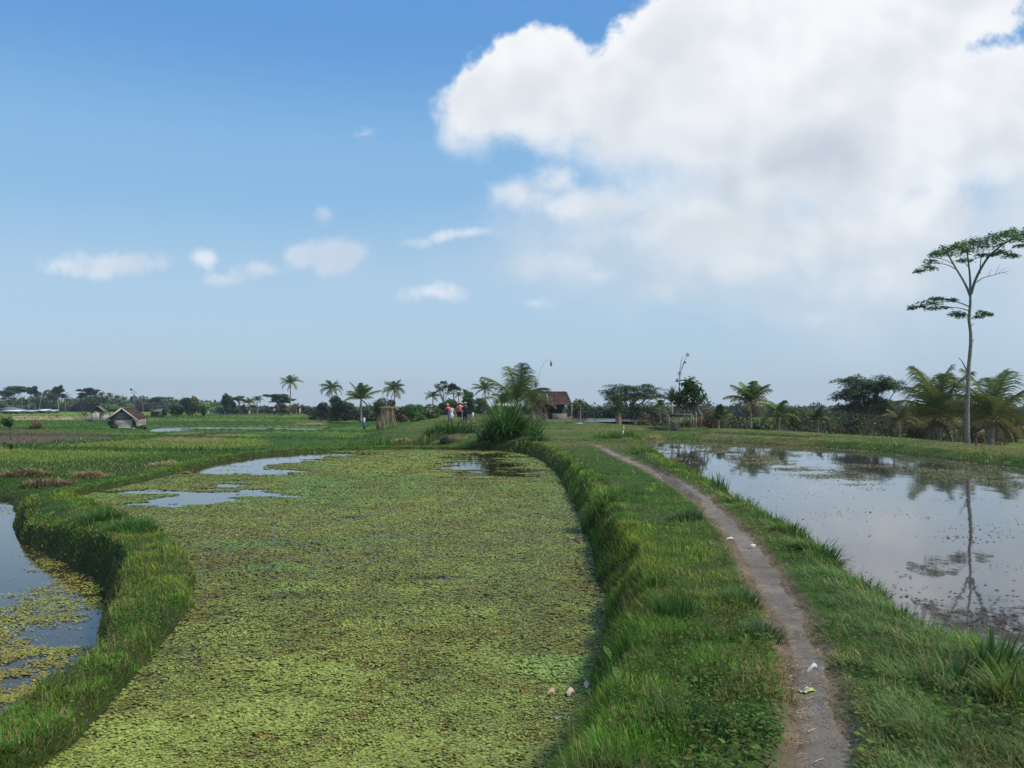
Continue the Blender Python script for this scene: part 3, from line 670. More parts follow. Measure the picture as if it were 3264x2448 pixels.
    # scattered seed stalks standing above the turf
    q_ = np.nonzero(near & (RNG.random(n) < 0.012) & (m['pd'] > 0.1))[0]; ns = len(q_)
    blades(t, base[q_], RNG.uniform(0.14, 0.30, ns), np.maximum(0.003, 0.6 * px[q_]), RNG.uniform(0, 6.28, ns), RNG.uniform(0.05, 0.6, ns), RNG.uniform(0.1, 0.8, ns), np.array([0.22, 0.21, 0.08])[None] * RNG.uniform(0.5, 1.3, (ns, 1)), 3)
    # low leafy weeds between the blades
    x, y = screen_sample(150000, 3.0, 40, -0.6, 0.72); h, m = land(x, y, True)
    k = (m['pd'] > 0.05) & (m['sm'] > 0.05) & (m['sL'] > 0.1) & (m['sR'] > 0.15) & (m['pad'] > 0.2) & ((m['rr'] > 0.3) | (m['sm'] < 1.6)) & (m['sdr'] > 0)
    k &= RNG.random(len(x)) < 0.15 + 0.85 * ss(fbm(x, y, 0.9, 3, 57), 0.42, 0.58)
    k &= h > np.where(m['sm'] < 1, Z_MAIN + .04, -9)
    x, y, h = x[k], y[k], h[k]; n = len(x); px = np.hypot(x, y) / 867
    c = np.array([0.105, 0.185, 0.030])[None] * RNG.uniform(0.5, 1.4, (n, 1)) * RNG.uniform(0.85, 1.15, (n, 3)); a = RNG.random(n) < 0.04; c[a] = np.array([0.20, 0.15, 0.05])
    leaves(t, np.stack([x, y, h + RNG.uniform(0.01, 0.07, n)], 1), np.maximum(RNG.uniform(0.010, 0.022, n) * (1 + 0.5 * ss(fbm(x, y, 1.8, 2, 60), 0.55, 0.7)), 1.3 * px), c, 0.7)
    o = t.build('grass', M_GRASS); tag(o, 'short green grass and low weeds growing on the banks and beside the path', 'grass', kind='stuff')
build_grass()

def build_fields():
    """stubble, young rice and weeds on the lower paddies to the left"""
    t = TM(); x, y = screen_sample(150000, 22, 260, -0.70, 0.06); h, m = land(x, y, True)
    k = ((m['rr'] < 0.45) & (m['sm'] > 1.3) & (m['sL'] > 0.15) & (m['pad'] > 0.15)); x, y, h = x[k], y[k], h[k]
    for kk in m: m[kk] = m[kk][k]
    gc = ground_colour(x, y, h, m); n = len(x); r = m['r']; px = r / 867
    bare = gc[:, 0] > gc[:, 1] * 1.05
    kill = (bare & (RNG.random(n) < 0.8)) | (RNG.random(n) < 0.35 * (m['bund'] > 0.7))
    stub = (y > 30) & (y < 62) & (x < -3); 
    c = gc * np.array([1.25, 1.35, 1.1]) * RNG.uniform(0.7, 1.5, (n, 1))
    rows = np.abs(((y * 0.9 + x * 0.25) % 1.1) - 0.55) < 0.28
    pale = stub & rows & (RNG.random(n) < 0.5 * ss(fbm(x, y, 0.12, 3, 61), 0.40, 0.58)); c[pale] = np.array([0.33, 0.30, 0.13]) * RNG.uniform(0.6, 1.2, (pale.sum(), 1))
    H = np.where(stub, RNG.uniform(0.08, 0.17, n), RNG.uniform(0.04, 0.10, n)); H = np.where(m['bund'] < 0.7, H * 1.6, H)
    lush = (m['bund'] < 0.7) | (m['sm'] < 2.2); c[lush & ~pale] = np.array([0.055, 0.135, 0.022]) * RNG.uniform(0.6, 1.4, ((lush & ~pale).sum(), 1))
    k = ~kill
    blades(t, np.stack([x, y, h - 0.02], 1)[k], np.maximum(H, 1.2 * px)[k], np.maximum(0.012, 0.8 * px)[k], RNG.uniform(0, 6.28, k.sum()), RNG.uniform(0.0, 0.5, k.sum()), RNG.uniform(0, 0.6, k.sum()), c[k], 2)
    o = t.build('field_grass', M_GRASS); tag(o, 'rows of pale rice stubble and green regrowth on the lower fields at left', 'field grass', kind='stuff')
build_fields()

# ------------------------------------------------------------------ trees
def tree_root(name, x, y, label, cat, group=None, sink=0.05):
    z = lz(x, y) - sink
    return empty(name, (x, y, z), label, cat, group), z

def palm(px, cy, Lpx, d, label, nf=18, trunk_lean=0.0, up=0.0, dead=2, seed=1, base_px=None, width=1.0, droopk=1.0, col=(0.095, 0.155, 0.040), tip=(0.20, 0.22, 0.05),
         group=None, skip=None, rng_=84, pw=0.85, lat=1.0, nuts=False, wind=0.25, thick=1.0, fine=False, tr=0.15, cat='palm tree'):
    """coconut palm: px,cy = where the heart of the crown is seen, Lpx = frond length in photo pixels, d = distance"""
    rg = np.random.default_rng(seed); L_ = Lpx / F * d; x = xd(px if base_px is None else base_px, d); root, z0 = tree_root('coconut_palm', x, d, label, cat, group)
    hx = xd(px, d) - x; H = zat(cy, d) - z0
    tt = TM(); n = 9; t = np.linspace(0, 1, n)
    pts = np.stack([hx * t ** 1.6, 0.10 * H * t * (1 - t), H * t], 1)
    rad = tr * (1 - 0.45 * t) * (1 + 0.5 * np.exp(-t * 9)); rad[-1] *= 1.5
    shade = np.array([0.24, 0.215, 0.18])
    tt.tube(pts, rad, 9, shade)
    for i in range(1, int(H / 0.28)):      # leaf-scar rings
        f = i * 0.28 / H
        if f < 0.97:
            c0 = np.array([np.interp(f, t, pts[:, k_]) for k_ in range(3)]); r0 = np.interp(f, t, rad) * 1.06
            tt.tube([c0 - (0, 0, 0.02), c0 + (0, 0, 0.02)], r0, 9, shade * 0.75)
    tt.build('trunk', M_BARK, root)
    tm = TM(); top = pts[-1]; M_ = 46 if fine else (22 if d < 150 else 15)
    col = np.array(col); tip = np.array(tip)
    for f in range(nf + dead):
        isdead = f >= nf
        a = f * 2.39996 + rg.uniform(-0.3, 0.3); q_ = (f + 0.5) / nf if not isdead else 1.15
        if skip and skip(a % (2 * np.pi), q_): continue
        el0 = math.radians(86 - rng_ * q_ ** pw + up * 18 + rg.uniform(-7, 7)); Lf = L_ * (1 + (lat - 1) * min(1, q_ * 1.3)) * (0.72 + 0.35 * math.sin(min(1, q_) * 2.4)) * rg.uniform(0.88, 1.1)
        dr = math.radians((46 + 62 * q_) * droopk * rg.uniform(0.8, 1.2))
        if isdead: el0 = math.radians(-38 + rg.uniform(-12, 8)); dr = math.radians(45); Lf *= 0.8
        S = 12; P_ = [np.array(top) + (0, 0, 0.05)]; aw = a
        for i in range(S):
            e = el0 - dr * ((i + 0.5) / S) ** 1.5; aw = a + wind * 0.25 * ((i / S)) * math.sin(a)
            P_.append(P_[-1] + np.array([math.cos(aw) * math.cos(e), math.sin(aw) * math.cos(e), math.sin(e)]) * Lf / S)
        P_ = np.array(P_); fc = col * rg.uniform(0.75, 1.25)
        oldness = np.clip((q_ - 0.42) * 1.9, 0, 1) * rg.uniform(0.35, 1.0)
        fc = fc * (1 - oldness) + tip * rg.uniform(0.8, 1.1) * oldness
        if isdead: fc = np.array([0.14, 0.08, 0.035]) * rg.uniform(0.7, 1.1)
        tm.tube(P_, np.linspace(0.028, 0.006, S + 1) * thick * (1 + d / 200), 4, np.array([0.20, 0.19, 0.07]) if not isdead else fc, cap=False)
        s_ = np.linspace(0.12, 1.0, M_); B = np.stack([np.interp(s_ * S, np.arange(S + 1), P_[:, k_]) for k_ in range(3)], 1)
        T_ = np.gradient(B, axis=0); T_ /= np.linalg.norm(T_, axis=1, keepdims=True)
        side = np.cross(T_, (0, 0, 1.0)); side /= np.linalg.norm(side, axis=1, keepdims=True) + 1e-6
        ll = L_ * 0.30 * width * (np.sin(np.clip(s_, 0, 1) * 2.75 + 0.25) ** 0.7 * 0.95 + 0.12)
        for sg in (-1, 1):
            lj = ll * (0.5 if isdead else 1) * rg.uniform(0.85, 1.12, M_); dn = rg.uniform(0.15, 0.6, M_) + (1.0 if isdead else 0) + 0.35 * q_
            D1 = side * sg * 0.85 + T_ * 0.62 + np.stack([0 * dn, 0 * dn, -dn * 0.45], 1); D1 /= np.linalg.norm(D1, axis=1, keepdims=True)
            D2 = D1 + np.stack([0 * dn, 0 * dn, -dn * 1.5], 1); D2 /= np.linalg.norm(D2, axis=1, keepdims=True)
            wv = (T_ * (Lf / M_) * (0.40 if not fine else 0.24) * thick + np.array([0, 0, 0.01])) 
            A0 = B - wv; A1 = B + wv; Mx = B + D1 * lj[:, None] * 0.55; m0 = Mx - wv * 0.75; m1 = Mx + wv * 0.75; E = Mx + D2 * lj[:, None] * 0.5
            V = np.stack([A0, A1, m1, m0, E], 1); Tt = np.array([(0, 1, 2), (0, 2, 3), (3, 2, 4)])[None] + (np.arange(M_) * 5)[:, None, None]
            cc = np.repeat(fc[None] * rg.uniform(0.75, 1.25, (M_, 1)), 5, axis=0).reshape(M_, 5, 3); cc[:, 4] = cc[:, 4] * 0.75 + tip * 0.35
            tm.add(V.reshape(-1, 3), Tt.reshape(-1, 3), cc.reshape(-1, 3))
    tm.build('crown', M_LEAF, root)
    if nuts:
        nm = TM()
        for i in range(9):
            a = rg.uniform(0, 6.28); nm.ball(top + np.array([math.cos(a) * 0.22, math.sin(a) * 0.22, -0.12 - rg.uniform(0, 0.2)]), 0.10, (0.24, 0.14, 0.05), 7, 5)
        for i in range(26):
            a = rg.uniform(0, 6.28); e = top + np.array([math.cos(a) * 0.35, math.sin(a) * 0.35, -0.1 - rg.uniform(0.1, 0.6)]); nm.tube([top + (0, 0, 0.0), (top + e) / 2 + (0, 0, 0.05), e], 0.018, 3, (0.20, 0.10, 0.045))
        nm.build('nut_cluster', M_LEAF, root)
    return root

def canopy(tm, c, r, h, n, size, col, rg, flat=1.0):
    """one flat pad of foliage"""
    a = rg.uniform(0, 6.28, n); q_ = np.sqrt(rg.uniform(0, 1, n)); lump = 1 + 0.25 * np.sin(a * 3 + rg.uniform(0, 6)) + 0.15 * np.sin(a * 7 + rg.uniform(0, 6))
    P_ = np.stack([c[0] + np.cos(a) * q_ * r * lump, c[1] + np.sin(a) * q_ * r * lump, c[2] + h * (0.5 - q_ ** 2) + rg.normal(0, h * 0.28, n)], 1)
    leaves(tm, P_, size * rg.uniform(0.6, 1.4, n), 1.9 * np.array(col)[None] * rg.uniform(0.5, 1.5, (n, 1)), flat, 1.7, rg)

def rain_tree(px, top, wpx, d, label, seed=1, layers=3, name='albizia_tree', fork=0.35, col=(0.055, 0.090, 0.030), group=None, lean=0.0, dens=1.0, leafk=1.0, trunk_col=(0.22, 0.20, 0.17), tr=0.2, deep=0.13):
    """flat-topped tree: forking limbs that end in thin horizontal foliage pads"""
    rg = np.random.default_rng(seed); x = xd(px, d); root, z0 = tree_root(name, x, d, label, 'tree', group); H = zat(top, d) - z0; R = wpx / 2 / F * d
    tt = TM(); tm = TM(); fk = np.array([lean * R * 0.3, 0, H * fork]); tt.tube([(0, 0, 0), fk * 0.5 + (0.03 * H, 0, 0), fk], [tr * 1.2, tr, tr * 0.85], 8, trunk_col)
    px_ = d / 867.0; size = max(0.10, 1.3 * px_) * leafk
    nl = max(6, int(5 + layers * 2.6))
    for i in range(nl):
        a = i * 2.4 + rg.uniform(-0.3, 0.3); rr = R * (0.30 + 0.62 * ((i * 0.618) % 1)); 
        zt = H * (0.98 - 0.16 * (rr / R) ** 2 - (0.13 * rg.integers(0, layers) * (0.4 + 0.6 * rr / R) if deep < 0.2 else deep * rg.uniform(0, 1)))
        e = np.array([math.cos(a) * rr + lean * R * 0.5, math.sin(a) * rr * 0.8, zt]); mid = fk * 0.45 + e * 0.55 + np.array([0, 0, -0.04 * H]); 
        tt.tube([fk * 0.9, fk * 0.7 + mid * 0.3 + (0, 0, 0.02 * H), mid, e], [tr * 0.5, tr * 0.42, tr * 0.3, tr * 0.12], 5, trunk_col, cap=False)
        for k_ in range(3):
            o = e + np.array([rg.uniform(-0.34, 0.34) * R, rg.uniform(-0.34, 0.34) * R, rg.uniform(-0.05, 0.04) * H]); tt.tube([mid * 0.4 + e * 0.6, o], [tr * 0.16, tr * 0.06], 4, trunk_col, cap=False)
            canopy(tm, o, R * rg.uniform(0.20, 0.34), H * 0.055, int(150 * dens), size, np.array(col) * rg.uniform(0.8, 1.25), rg)
    tt.build('trunk', M_BARK, root); tm.build('crown', M_LEAF, root); return root

def round_tree(px, top, wpx, d, label, seed=1, name='broadleaf_tree', trunk=0.25, col=(0.045, 0.080, 0.022), group=None, n=10, leafk=1.0, squash=1.0, base_z=None, tr=0.12, cat='tree', dens=1.0):
    rg = np.random.default_rng(seed); x = xd(px, d); root, z0 = tree_root(name, x, d, label, cat, group); H = zat(top, d) - z0; R = wpx / 2 / F * d
    tt = TM(); tm = TM(); tt.tube([(0, 0, 0), (0.03 * R, 0, H * trunk), (0.06 * R, 0, H * 0.75)], [tr, tr * 0.8, tr * 0.3], 7, (0.17, 0.14, 0.11))
    size = max(0.09, 1.3 * d / 867) * leafk; zc = H * (trunk + (1 - trunk) * 0.5); hz = H * (1 - trunk) * 0.5
    for i in range(n):
        v = rg.normal(size=3); v /= np.linalg.norm(v); q_ = rg.uniform(0.35, 0.78); c = np.array([v[0] * R * q_, v[1] * R * q_, zc + v[2] * hz * q_ * squash]); cr = rg.uniform(0.32, 0.5)
        tt.tube([(0.02 * R, 0, H * trunk * 0.9), (c + (0, 0, H * trunk)) / 2, c], [tr * 0.4, tr * 0.25, tr * 0.08], 4, (0.17, 0.14, 0.11), cap=False)
        m_ = int(300 * dens); w = rg.normal(size=(m_, 3)); w /= np.linalg.norm(w, axis=1, keepdims=True); w *= rg.uniform(0.35, 1.0, (m_, 1)) ** 0.5 * rg.uniform(0.85, 1.2, (m_, 1))
        P_ = c + w * np.array([R * cr, R * cr, hz * cr]) 
        P_[:, 2] = np.maximum(P_[:, 2], 0.03)
        leaves(tm, P_, size * rg.uniform(0.6, 1.4, m_), 1.8 * np.array(col)[None] * rg.uniform(0.7, 1.35) * rg.uniform(0.5, 1.5, (m_, 1)), 0.25, 1.6, rg)
    tt.build('trunk', M_BARK, root); tm.build('crown', M_LEAF, root); return root

def tall_tree():
    """the very tall thin tree on the right: limb skeleton measured on the photograph, at its own distance and depth"""
    d = 49.0; x0 = xd(3084, d); root, z0 = tree_root('albizia_tree', x0, d, 'very tall pale-trunked tree with flat feathery canopy, highest in the scene, behind the right-hand pond', 'tree', sink=0.1)
    rg = np.random.default_rng(77)
    def P(vx, vy, dy=0.0):
        D = d + dy; return np.array([xd(vx * K, D) - x0, dy, zat(vy * K, D) - z0])
    tt = TM(); tm = TM(); bark = (0.215, 0.20, 0.18)
    tr = [P(2090, 985), P(2089, 930), P(2090, 860), P(2092, 800), P(2097, 745), P(2097, 720), P(2093, 690), P(2096, 655), P(2096, 632)]
    tt.tube(tr, [0.21, 0.135, 0.115, 0.105, 0.095, 0.088, 0.08, 0.07, 0.063], 10, bark)
    def limb(pts, r0, r1, c=bark): tt.tube(chaik(np.array(pts), 2), np.linspace(r0, r1, len(chaik(np.array(pts), 2))), 6, c, cap=False)
    grey = (0.20, 0.19, 0.175)
    limb([P(2096, 640), P(2085, 612, .2), P(2062, 575, .6), P(2045, 545, .8), P(2030, 528, 1.0)], 0.075, 0.02, grey)
    limb([P(2096, 635), P(2096, 600), P(2091, 560, -.5), P(2087, 527, -.9)], 0.08, 0.02, bark)
    limb([P(2097, 636), P(2108, 600, -.3), P(2130, 560, -.8), P(2152, 538, -1.3), P(2190, 512, -1.8), P(2225, 500, -2.2)], 0.085, 0.025, grey)
    limb([P(2117, 590, -.4), P(2118, 565, .4), P(2122, 545, .9), P(2135, 525, 1.4)], 0.04, 0.012, grey)
    limb([P(2070, 585, .5), P(2045, 570, .2), P(2010, 568, -.4), P(1990, 575, -.8)], 0.03, 0.008, grey)
    limb([P(2062, 572, .6), P(2035, 558, 1.2), P(2005, 556, 1.5)], 0.026, 0.008, grey)
    limb([P(2090, 575, -.3), P(2076, 556, -1.2), P(2060, 543, -2)], 0.026, 0.008, grey)
    limb([P(2092, 568, -.4), P(2108, 557, -1.2), P(2140, 553, -1.6)], 0.026, 0.008, grey)
    # bare drooping branch on the right
    dead = (0.26, 0.22, 0.20)
    limb([P(2110, 610, -.2), P(2122, 600, -.6), P(2150, 593, -1), P(2180, 585, -1.5)], 0.03, 0.006, dead)
    for a_, b_ in (((2150, 593), (2160, 572)), ((2155, 592), (2175, 578)), ((2135, 597), (2143, 580)), ((2165, 589), (2178, 594))):
        limb([P(*a_, -1), P((a_[0] + b_[0]) / 2, (a_[1] + b_[1]) / 2 - 2, -1.1), P(*b_, -1.3)], 0.012, 0.004, dead)
    # lower branches
    limb([P(2095, 663), P(2070, 652, -.4), P(2040, 650, -1.0), P(1990, 662, -1.6)], 0.04, 0.008, grey)
    limb([P(2095, 672), P(2070, 664, .5), P(2035, 664, 1.0), P(2010, 672, 1.4)], 0.035, 0.008, grey)
    limb([P(2096, 690), P(2110, 678, .3), P(2130, 676, .6)], 0.025, 0.006, grey)
    limb([P(2094, 690), P(2080, 682, -.6), P(2068, 676, -.9)], 0.022, 0.006, grey)
    # broken stubs
    limb([P(2091, 812), P(2086, 795), P(2078, 780, -.2), P(2070, 772, -.3)], 0.055, 0.012, bark)
    limb([P(2094, 745), P(2101, 738), P(2104, 732)], 0.035, 0.012, bark); limb([P(2097, 705), P(2103, 698)], 0.03, 0.012, bark)
    pads_ = [(2000, 578, 22, 5, -.7, .5), (1985, 585, 12, 4, -.9, .4), (2012, 565, 20, 5, 1.4, .5),
             (2010, 548, 20, 6, .5, 1), (2035, 541, 26, 8, 1.0, 1), (2060, 537, 26, 8, -1.6, 1), (2078, 530, 26, 8, .8, 1), (2050, 548, 22, 5, 2.2, .7), (2088, 543, 22, 6, -2, .8),
             (2100, 524, 24, 8, -.8, 1), (2118, 531, 24, 8, 1.4, 1), (2140, 524, 26, 10, -1.4, 1), (2150, 512, 24, 10, .9, 1), (2170, 508, 26, 9, -1.9, 1), (2192, 505, 24, 9, .4, 1), (2215, 508, 26, 10, -2.1, 1), (2240, 500, 26, 10, -1, 1), (2200, 517, 22, 5, -3, .7),
             (2165, 545, 24, 5, -1.6, .8), (2195, 552, 24, 4, -1.8, .7), (2140, 550, 16, 4, -1.1, .5), (2085, 562, 20, 4, -1.2, .6), (2205, 532, 16, 4, -2, .4), (2120, 552, 14, 4, .9, .4),
             (2005, 655, 26, 4, -1.4, .8), (1980, 661, 18, 4, -1.8, .5), (2030, 646, 24, 5, -1.0, .9), (2052, 647, 16, 4, -.7, .5), (1965, 666, 10, 3, -1.9, .3), (2015, 667, 20, 4, 1.2, .5), (2040, 664, 14, 3, .9, .3),
             (2066, 676, 18, 6, -.8, .7), (2080, 682, 16, 5, -.5, .5), (2125, 676, 16, 5, .5, .7), (2112, 684, 12, 4, .3, .4), (2140, 679, 8, 3, .6, .2)]
    s = K / F * d
    for (a, b, r, h, dy, q_) in pads_:
        for k_ in range(3):
            c = P(a + rg.uniform(-r, r) * 0.55, b + rg.uniform(-h, h) * 0.5, dy + rg.uniform(-1, 1) * r * s * 0.6)
            canopy(tm, c, r * s * 0.66, h * s * 1.35, int(120 * q_) + 22, 0.088, np.array([0.060, 0.115, 0.028]) * rg.uniform(0.75, 1.3), rg)
    tt.build('trunk', M_BARK, root, smooth_=True); tm.build('crown', M_LEAF, root)
tall_tree()

# --- right side
yl = (0.36, 0.26, 0.06)
palm(2985, 1335, 225, 55, 'young coconut palm with one broad upright fan, just left of the very tall tree', nf=17, seed=3, base_px=2998, up=0.5, rng_=80, pw=1.1, droopk=0.7, lat=0.48, tip=yl, nuts=True, fine=True, dead=3, width=1.15, col=(0.12, 0.17, 0.035), thick=1.0, tr=0.17)
palm(3165, 1338, 232, 52.5, 'young coconut palm with spreading windblown fronds, just right of the very tall tree', nf=16, seed=8, base_px=3160, up=0.35, rng_=84, pw=0.95, lat=0.52, tip=yl, nuts=True, fine=True, dead=3, width=1.1, col=(0.12, 0.17, 0.035), droopk=0.85, tr=0.18)
palm(2393, 1284, 92, 64, 'coconut palm with a bare slim trunk standing alone right of the bamboo pole', nf=17, seed=5, base_px=2395, up=0.2, rng_=84, pw=0.9, lat=0.85, tip=yl, dead=3, nuts=True, width=1.1, droopk=0.75, tr=0.12)
palm(2483, 1330, 76, 56, 'low young palm in the undergrowth right of the lone coconut palm', nf=12, seed=12, up=0.4, dead=1, tr=0.1)
palm(2607, 1340, 56, 55, 'dark short palm half sunk in the undergrowth left of the layered tree', nf=12, seed=13, up=0.3, dead=1, col=(0.05, 0.085, 0.03), tr=0.1)
palm(2290, 1340, 64, 56.5, 'short palm rising from the bushes between bamboo pole and lone coconut palm', nf=12, seed=14, up=0.5, dead=2, col=(0.05, 0.085, 0.03), tr=0.1)
palm(2868, 1345, 70, 53, 'yellowing small palm between the layered tree and the fan-shaped palm', nf=10, seed=15, up=0.1, dead=3, col=(0.12, 0.12, 0.04), tip=(0.26, 0.17, 0.04), tr=0.1)
palm(3240, 1360, 60, 64, 'dull low palm at the right edge behind the windblown palm', nf=10, seed=16, dead=1, col=(0.06, 0.09, 0.03), tr=0.1)
rain_tree(2772, 1192, 215, 66, 'broad tree with many dark layered foliage pads and pale forked trunk', seed=22, layers=12, deep=0.50, fork=0.30, dens=1.7, col=(0.042, 0.072, 0.026), trunk_col=(0.26, 0.24, 0.21), tr=0.16)
round_tree(2535, 1280, 90, 70, 'bushy dark tree right of the lone coconut palm', seed=23, trunk=0.15, tr=0.12)
round_tree(2440, 1330, 90, 70, 'dark green thicket tree behind the lone coconut palm', seed=24, trunk=0.1, col=(0.045, 0.07, 0.022))
round_tree(2660, 1335, 110, 78, 'dark thicket tree under the left side of the layered tree', seed=25, trunk=0.1, col=(0.038, 0.062, 0.02))
round_tree(2925, 1335, 95, 62, 'olive bush tree at the foot of the fan-shaped palm', seed=26, trunk=0.1, col=(0.085, 0.080, 0.028))
round_tree(3080, 1350, 110, 66, 'dark bush tree between the two large palms behind the tall trunk', seed=27, trunk=0.1, col=(0.038, 0.058, 0.02))
round_tree(3215, 1348, 120, 70, 'dull green bush tree at the far right edge', seed=28, trunk=0.1, col=(0.055, 0.075, 0.028))
round_tree(2255, 1298, 80, 68, 'rusty brown bush tree right of the platform', seed=29, trunk=0.2, col=(0.13, 0.085, 0.035))
round_tree(2200, 1320, 70, 72, 'dark olive bush tree behind the platform', seed=30, trunk=0.1, col=(0.05, 0.06, 0.022))
round_tree(2340, 1335, 80, 74, 'deep green bush tree left of the lone coconut palm', seed=31, trunk=0.1)

# --- middle
palm(1650, 1285, 160, 58, 'large coconut palm with feathery arching fronds above the tall grass clump', nf=7, seed=41, up=0.1, rng_=46, pw=1.0, dead=0, fine=True, droopk=0.5, lat=0.75, width=1.15, tr=0.16)
palm(1600, 1290, 75, 62, 'paler palm whose fronds droop left of the large palm in the middle', nf=9, seed=42, up=-0.2, rng_=60, dead=2, col=(0.10, 0.14, 0.05), droopk=1.3, tr=0.1)
palm(1697, 1290, 76, 70, 'slim upright young palm between the large palm and the pavilion', nf=8, seed=43, up=0.7, dead=1, col=(0.08, 0.12, 0.035), tr=0.08)
palm(1722, 1285, 62, 76, 'small palm with a bent frond against the left roof edge of the pavilion', nf=7, seed=44, up=0.3, dead=2, tr=0.08)
palm(1546, 1243, 46, 125, 'coconut palm with thin ragged fronds and a slim trunk right of the walkers', nf=14, seed=45, dead=2, wind=1.0, tr=0.13)
palm(1380, 1265, 32, 140, 'small dark palm left of the walkers', nf=13, seed=46, dead=1, tr=0.13)
palm(1462, 1262, 26, 135, 'short palm seen over the pink-shirted walker', nf=9, seed=47, dead=0, tr=0.12)
palm(1484, 1258, 26, 130, 'short palm with stiff fronds seen over the backpack carrier', nf=9, seed=48, up=0.4, dead=0, tr=0.12)
palm(1257, 1244, 46, 150, 'shaggy tall palm behind the straw rack, with a second trunk close by', nf=20, seed=49, dead=2, wind=1.0, tr=0.14)
palm(1151, 1274, 62, 115, 'big palm with stiff V-shaped fronds left of the straw rack', nf=13, seed=50, up=0.2, rng_=75, pw=1.1, droopk=0.6, dead=2, thick=1.2, tr=0.16)
palm(1058, 1240, 46, 150, 'wispy palm with windblown fronds left of the V-shaped palm', nf=15, seed=51, dead=3, wind=1.2, tr=0.13, droopk=1.2)
palm(925, 1222, 40, 195, 'tallest far palm standing alone above the open fields', nf=14, seed=52, dead=1, wind=1.2, tr=0.16)
palm(945, 1296, 20, 200, 'tiny low palm at the foot of the tallest far palm', nf=9, seed=53, dead=0, tr=0.1)
palm(820, 1276, 24, 210, 'dark palm on the right of the pale palm thicket', nf=13, seed=54, dead=0, tr=0.12, up=0.2)
palm(797, 1284, 26, 205, 'pale yellow-green palm thicket among the far trees', nf=15, seed=55, dead=1, col=(0.15, 0.17, 0.06), tip=(0.25, 0.24, 0.1), tr=0.12)
round_tree(1080, 1262, 70, 130, 'dark rounded tree behind the wispy palm', seed=61, trunk=0.1, col=(0.032, 0.052, 0.022))
round_tree(1110, 1285, 60, 135, 'low green bush tree left of the V-shaped palm', seed=62, trunk=0.1)
round_tree(1225, 1254, 78, 140, 'big dark rounded tree behind the straw rack', seed=63, trunk=0.12, col=(0.030, 0.050, 0.022))
round_tree(1035, 1285, 50, 135, 'low dark bush at the left of the dark rounded trees', seed=64, trunk=0.1, col=(0.035, 0.055, 0.022))
round_tree(1320, 1286, 90, 88, 'bright green banana-like bush left of the walkers', seed=65, trunk=0.05, col=(0.070, 0.130, 0.028), name='bush', cat='bush')
round_tree(1372, 1296, 70, 92, 'olive green bush just behind the bending farmer', seed=66, trunk=0.05, col=(0.075, 0.110, 0.030), name='bush', cat='bush')
round_tree(1290, 1300, 45, 95, 'reddish brown scrubby bush beside the bright green bush', seed=67, trunk=0.05, col=(0.085, 0.075, 0.03), name='bush', cat='bush')
round_tree(1425, 1272, 80, 125, 'mid green tree mass behind the walker in the pointed hat', seed=68, trunk=0.1)
round_tree(1492, 1250, 62, 128, 'broad leafy tree right behind the backpack carrier', seed=69, trunk=0.2, col=(0.05, 0.09, 0.025))
round_tree(1530, 1268, 60, 120, 'olive tree mass right of the backpack carrier', seed=70, trunk=0.1, col=(0.05, 0.07, 0.025))
rain_tree(1413, 1217, 50, 150, 'wispy thin tree with almost bare twigs behind the walkers', seed=71, layers=3, dens=0.18, tr=0.12)
rain_tree(1445, 1223, 34, 145, 'slender small-topped tree behind the walkers', seed=72, layers=2, dens=0.7, fork=0.6, tr=0.1)
rain_tree(885, 1257, 82, 215, 'pale umbrella-shaped tree left of the tallest far palm', seed=73, layers=3, dens=1.0, fork=0.5, col=(0.06, 0.10, 0.04))
rain_tree(762, 1263, 46, 230, 'thin arching umbrella tree between two far palms', seed=74, layers=2, dens=0.7, fork=0.6, col=(0.08, 0.12, 0.045))
round_tree(728, 1257, 50, 200, 'compact very dark tree standing out on the far field edge', seed=75, trunk=0.15, col=(0.026, 0.050, 0.020))
round_tree(1840, 1262, 58, 115, 'dark tree just right of the pavilion roof', seed=76, trunk=0.1, col=(0.035, 0.058, 0.024))
palm(1850, 1290, 30, 112, 'palm with two drooping fronds right of the pavilion', nf=8, seed=77, dead=0, tr=0.1)
round_tree(1900, 1290, 62, 125, 'low grey-green tree further right of the pavilion', seed=78, trunk=0.1, col=(0.05, 0.07, 0.03))
rain_tree(2003, 1222, 190, 118, 'wide umbrella-shaped tree with layered dark canopy in the middle right', seed=79, layers=8, deep=0.34, fork=0.28, dens=0.9, col=(0.042, 0.068, 0.030), tr=0.3)
round_tree(2045, 1285, 50, 110, 'dark tree under the right side of the umbrella tree', seed=80, trunk=0.1, col=(0.035, 0.055, 0.022))
round_tree(1935, 1300, 70, 118, 'dark low tree under the left side of the umbrella tree', seed=81, trunk=0.05, col=(0.035, 0.055, 0.022))
round_tree(2085, 1288, 60, 95, 'grey-green tree left of the platform clump', seed=82, trunk=0.1, col=(0.045, 0.068, 0.028))
palm(2105, 1298, 46, 80, 'dark leaning palm left of the platform clump', nf=11, seed=83, dead=1, tr=0.1)

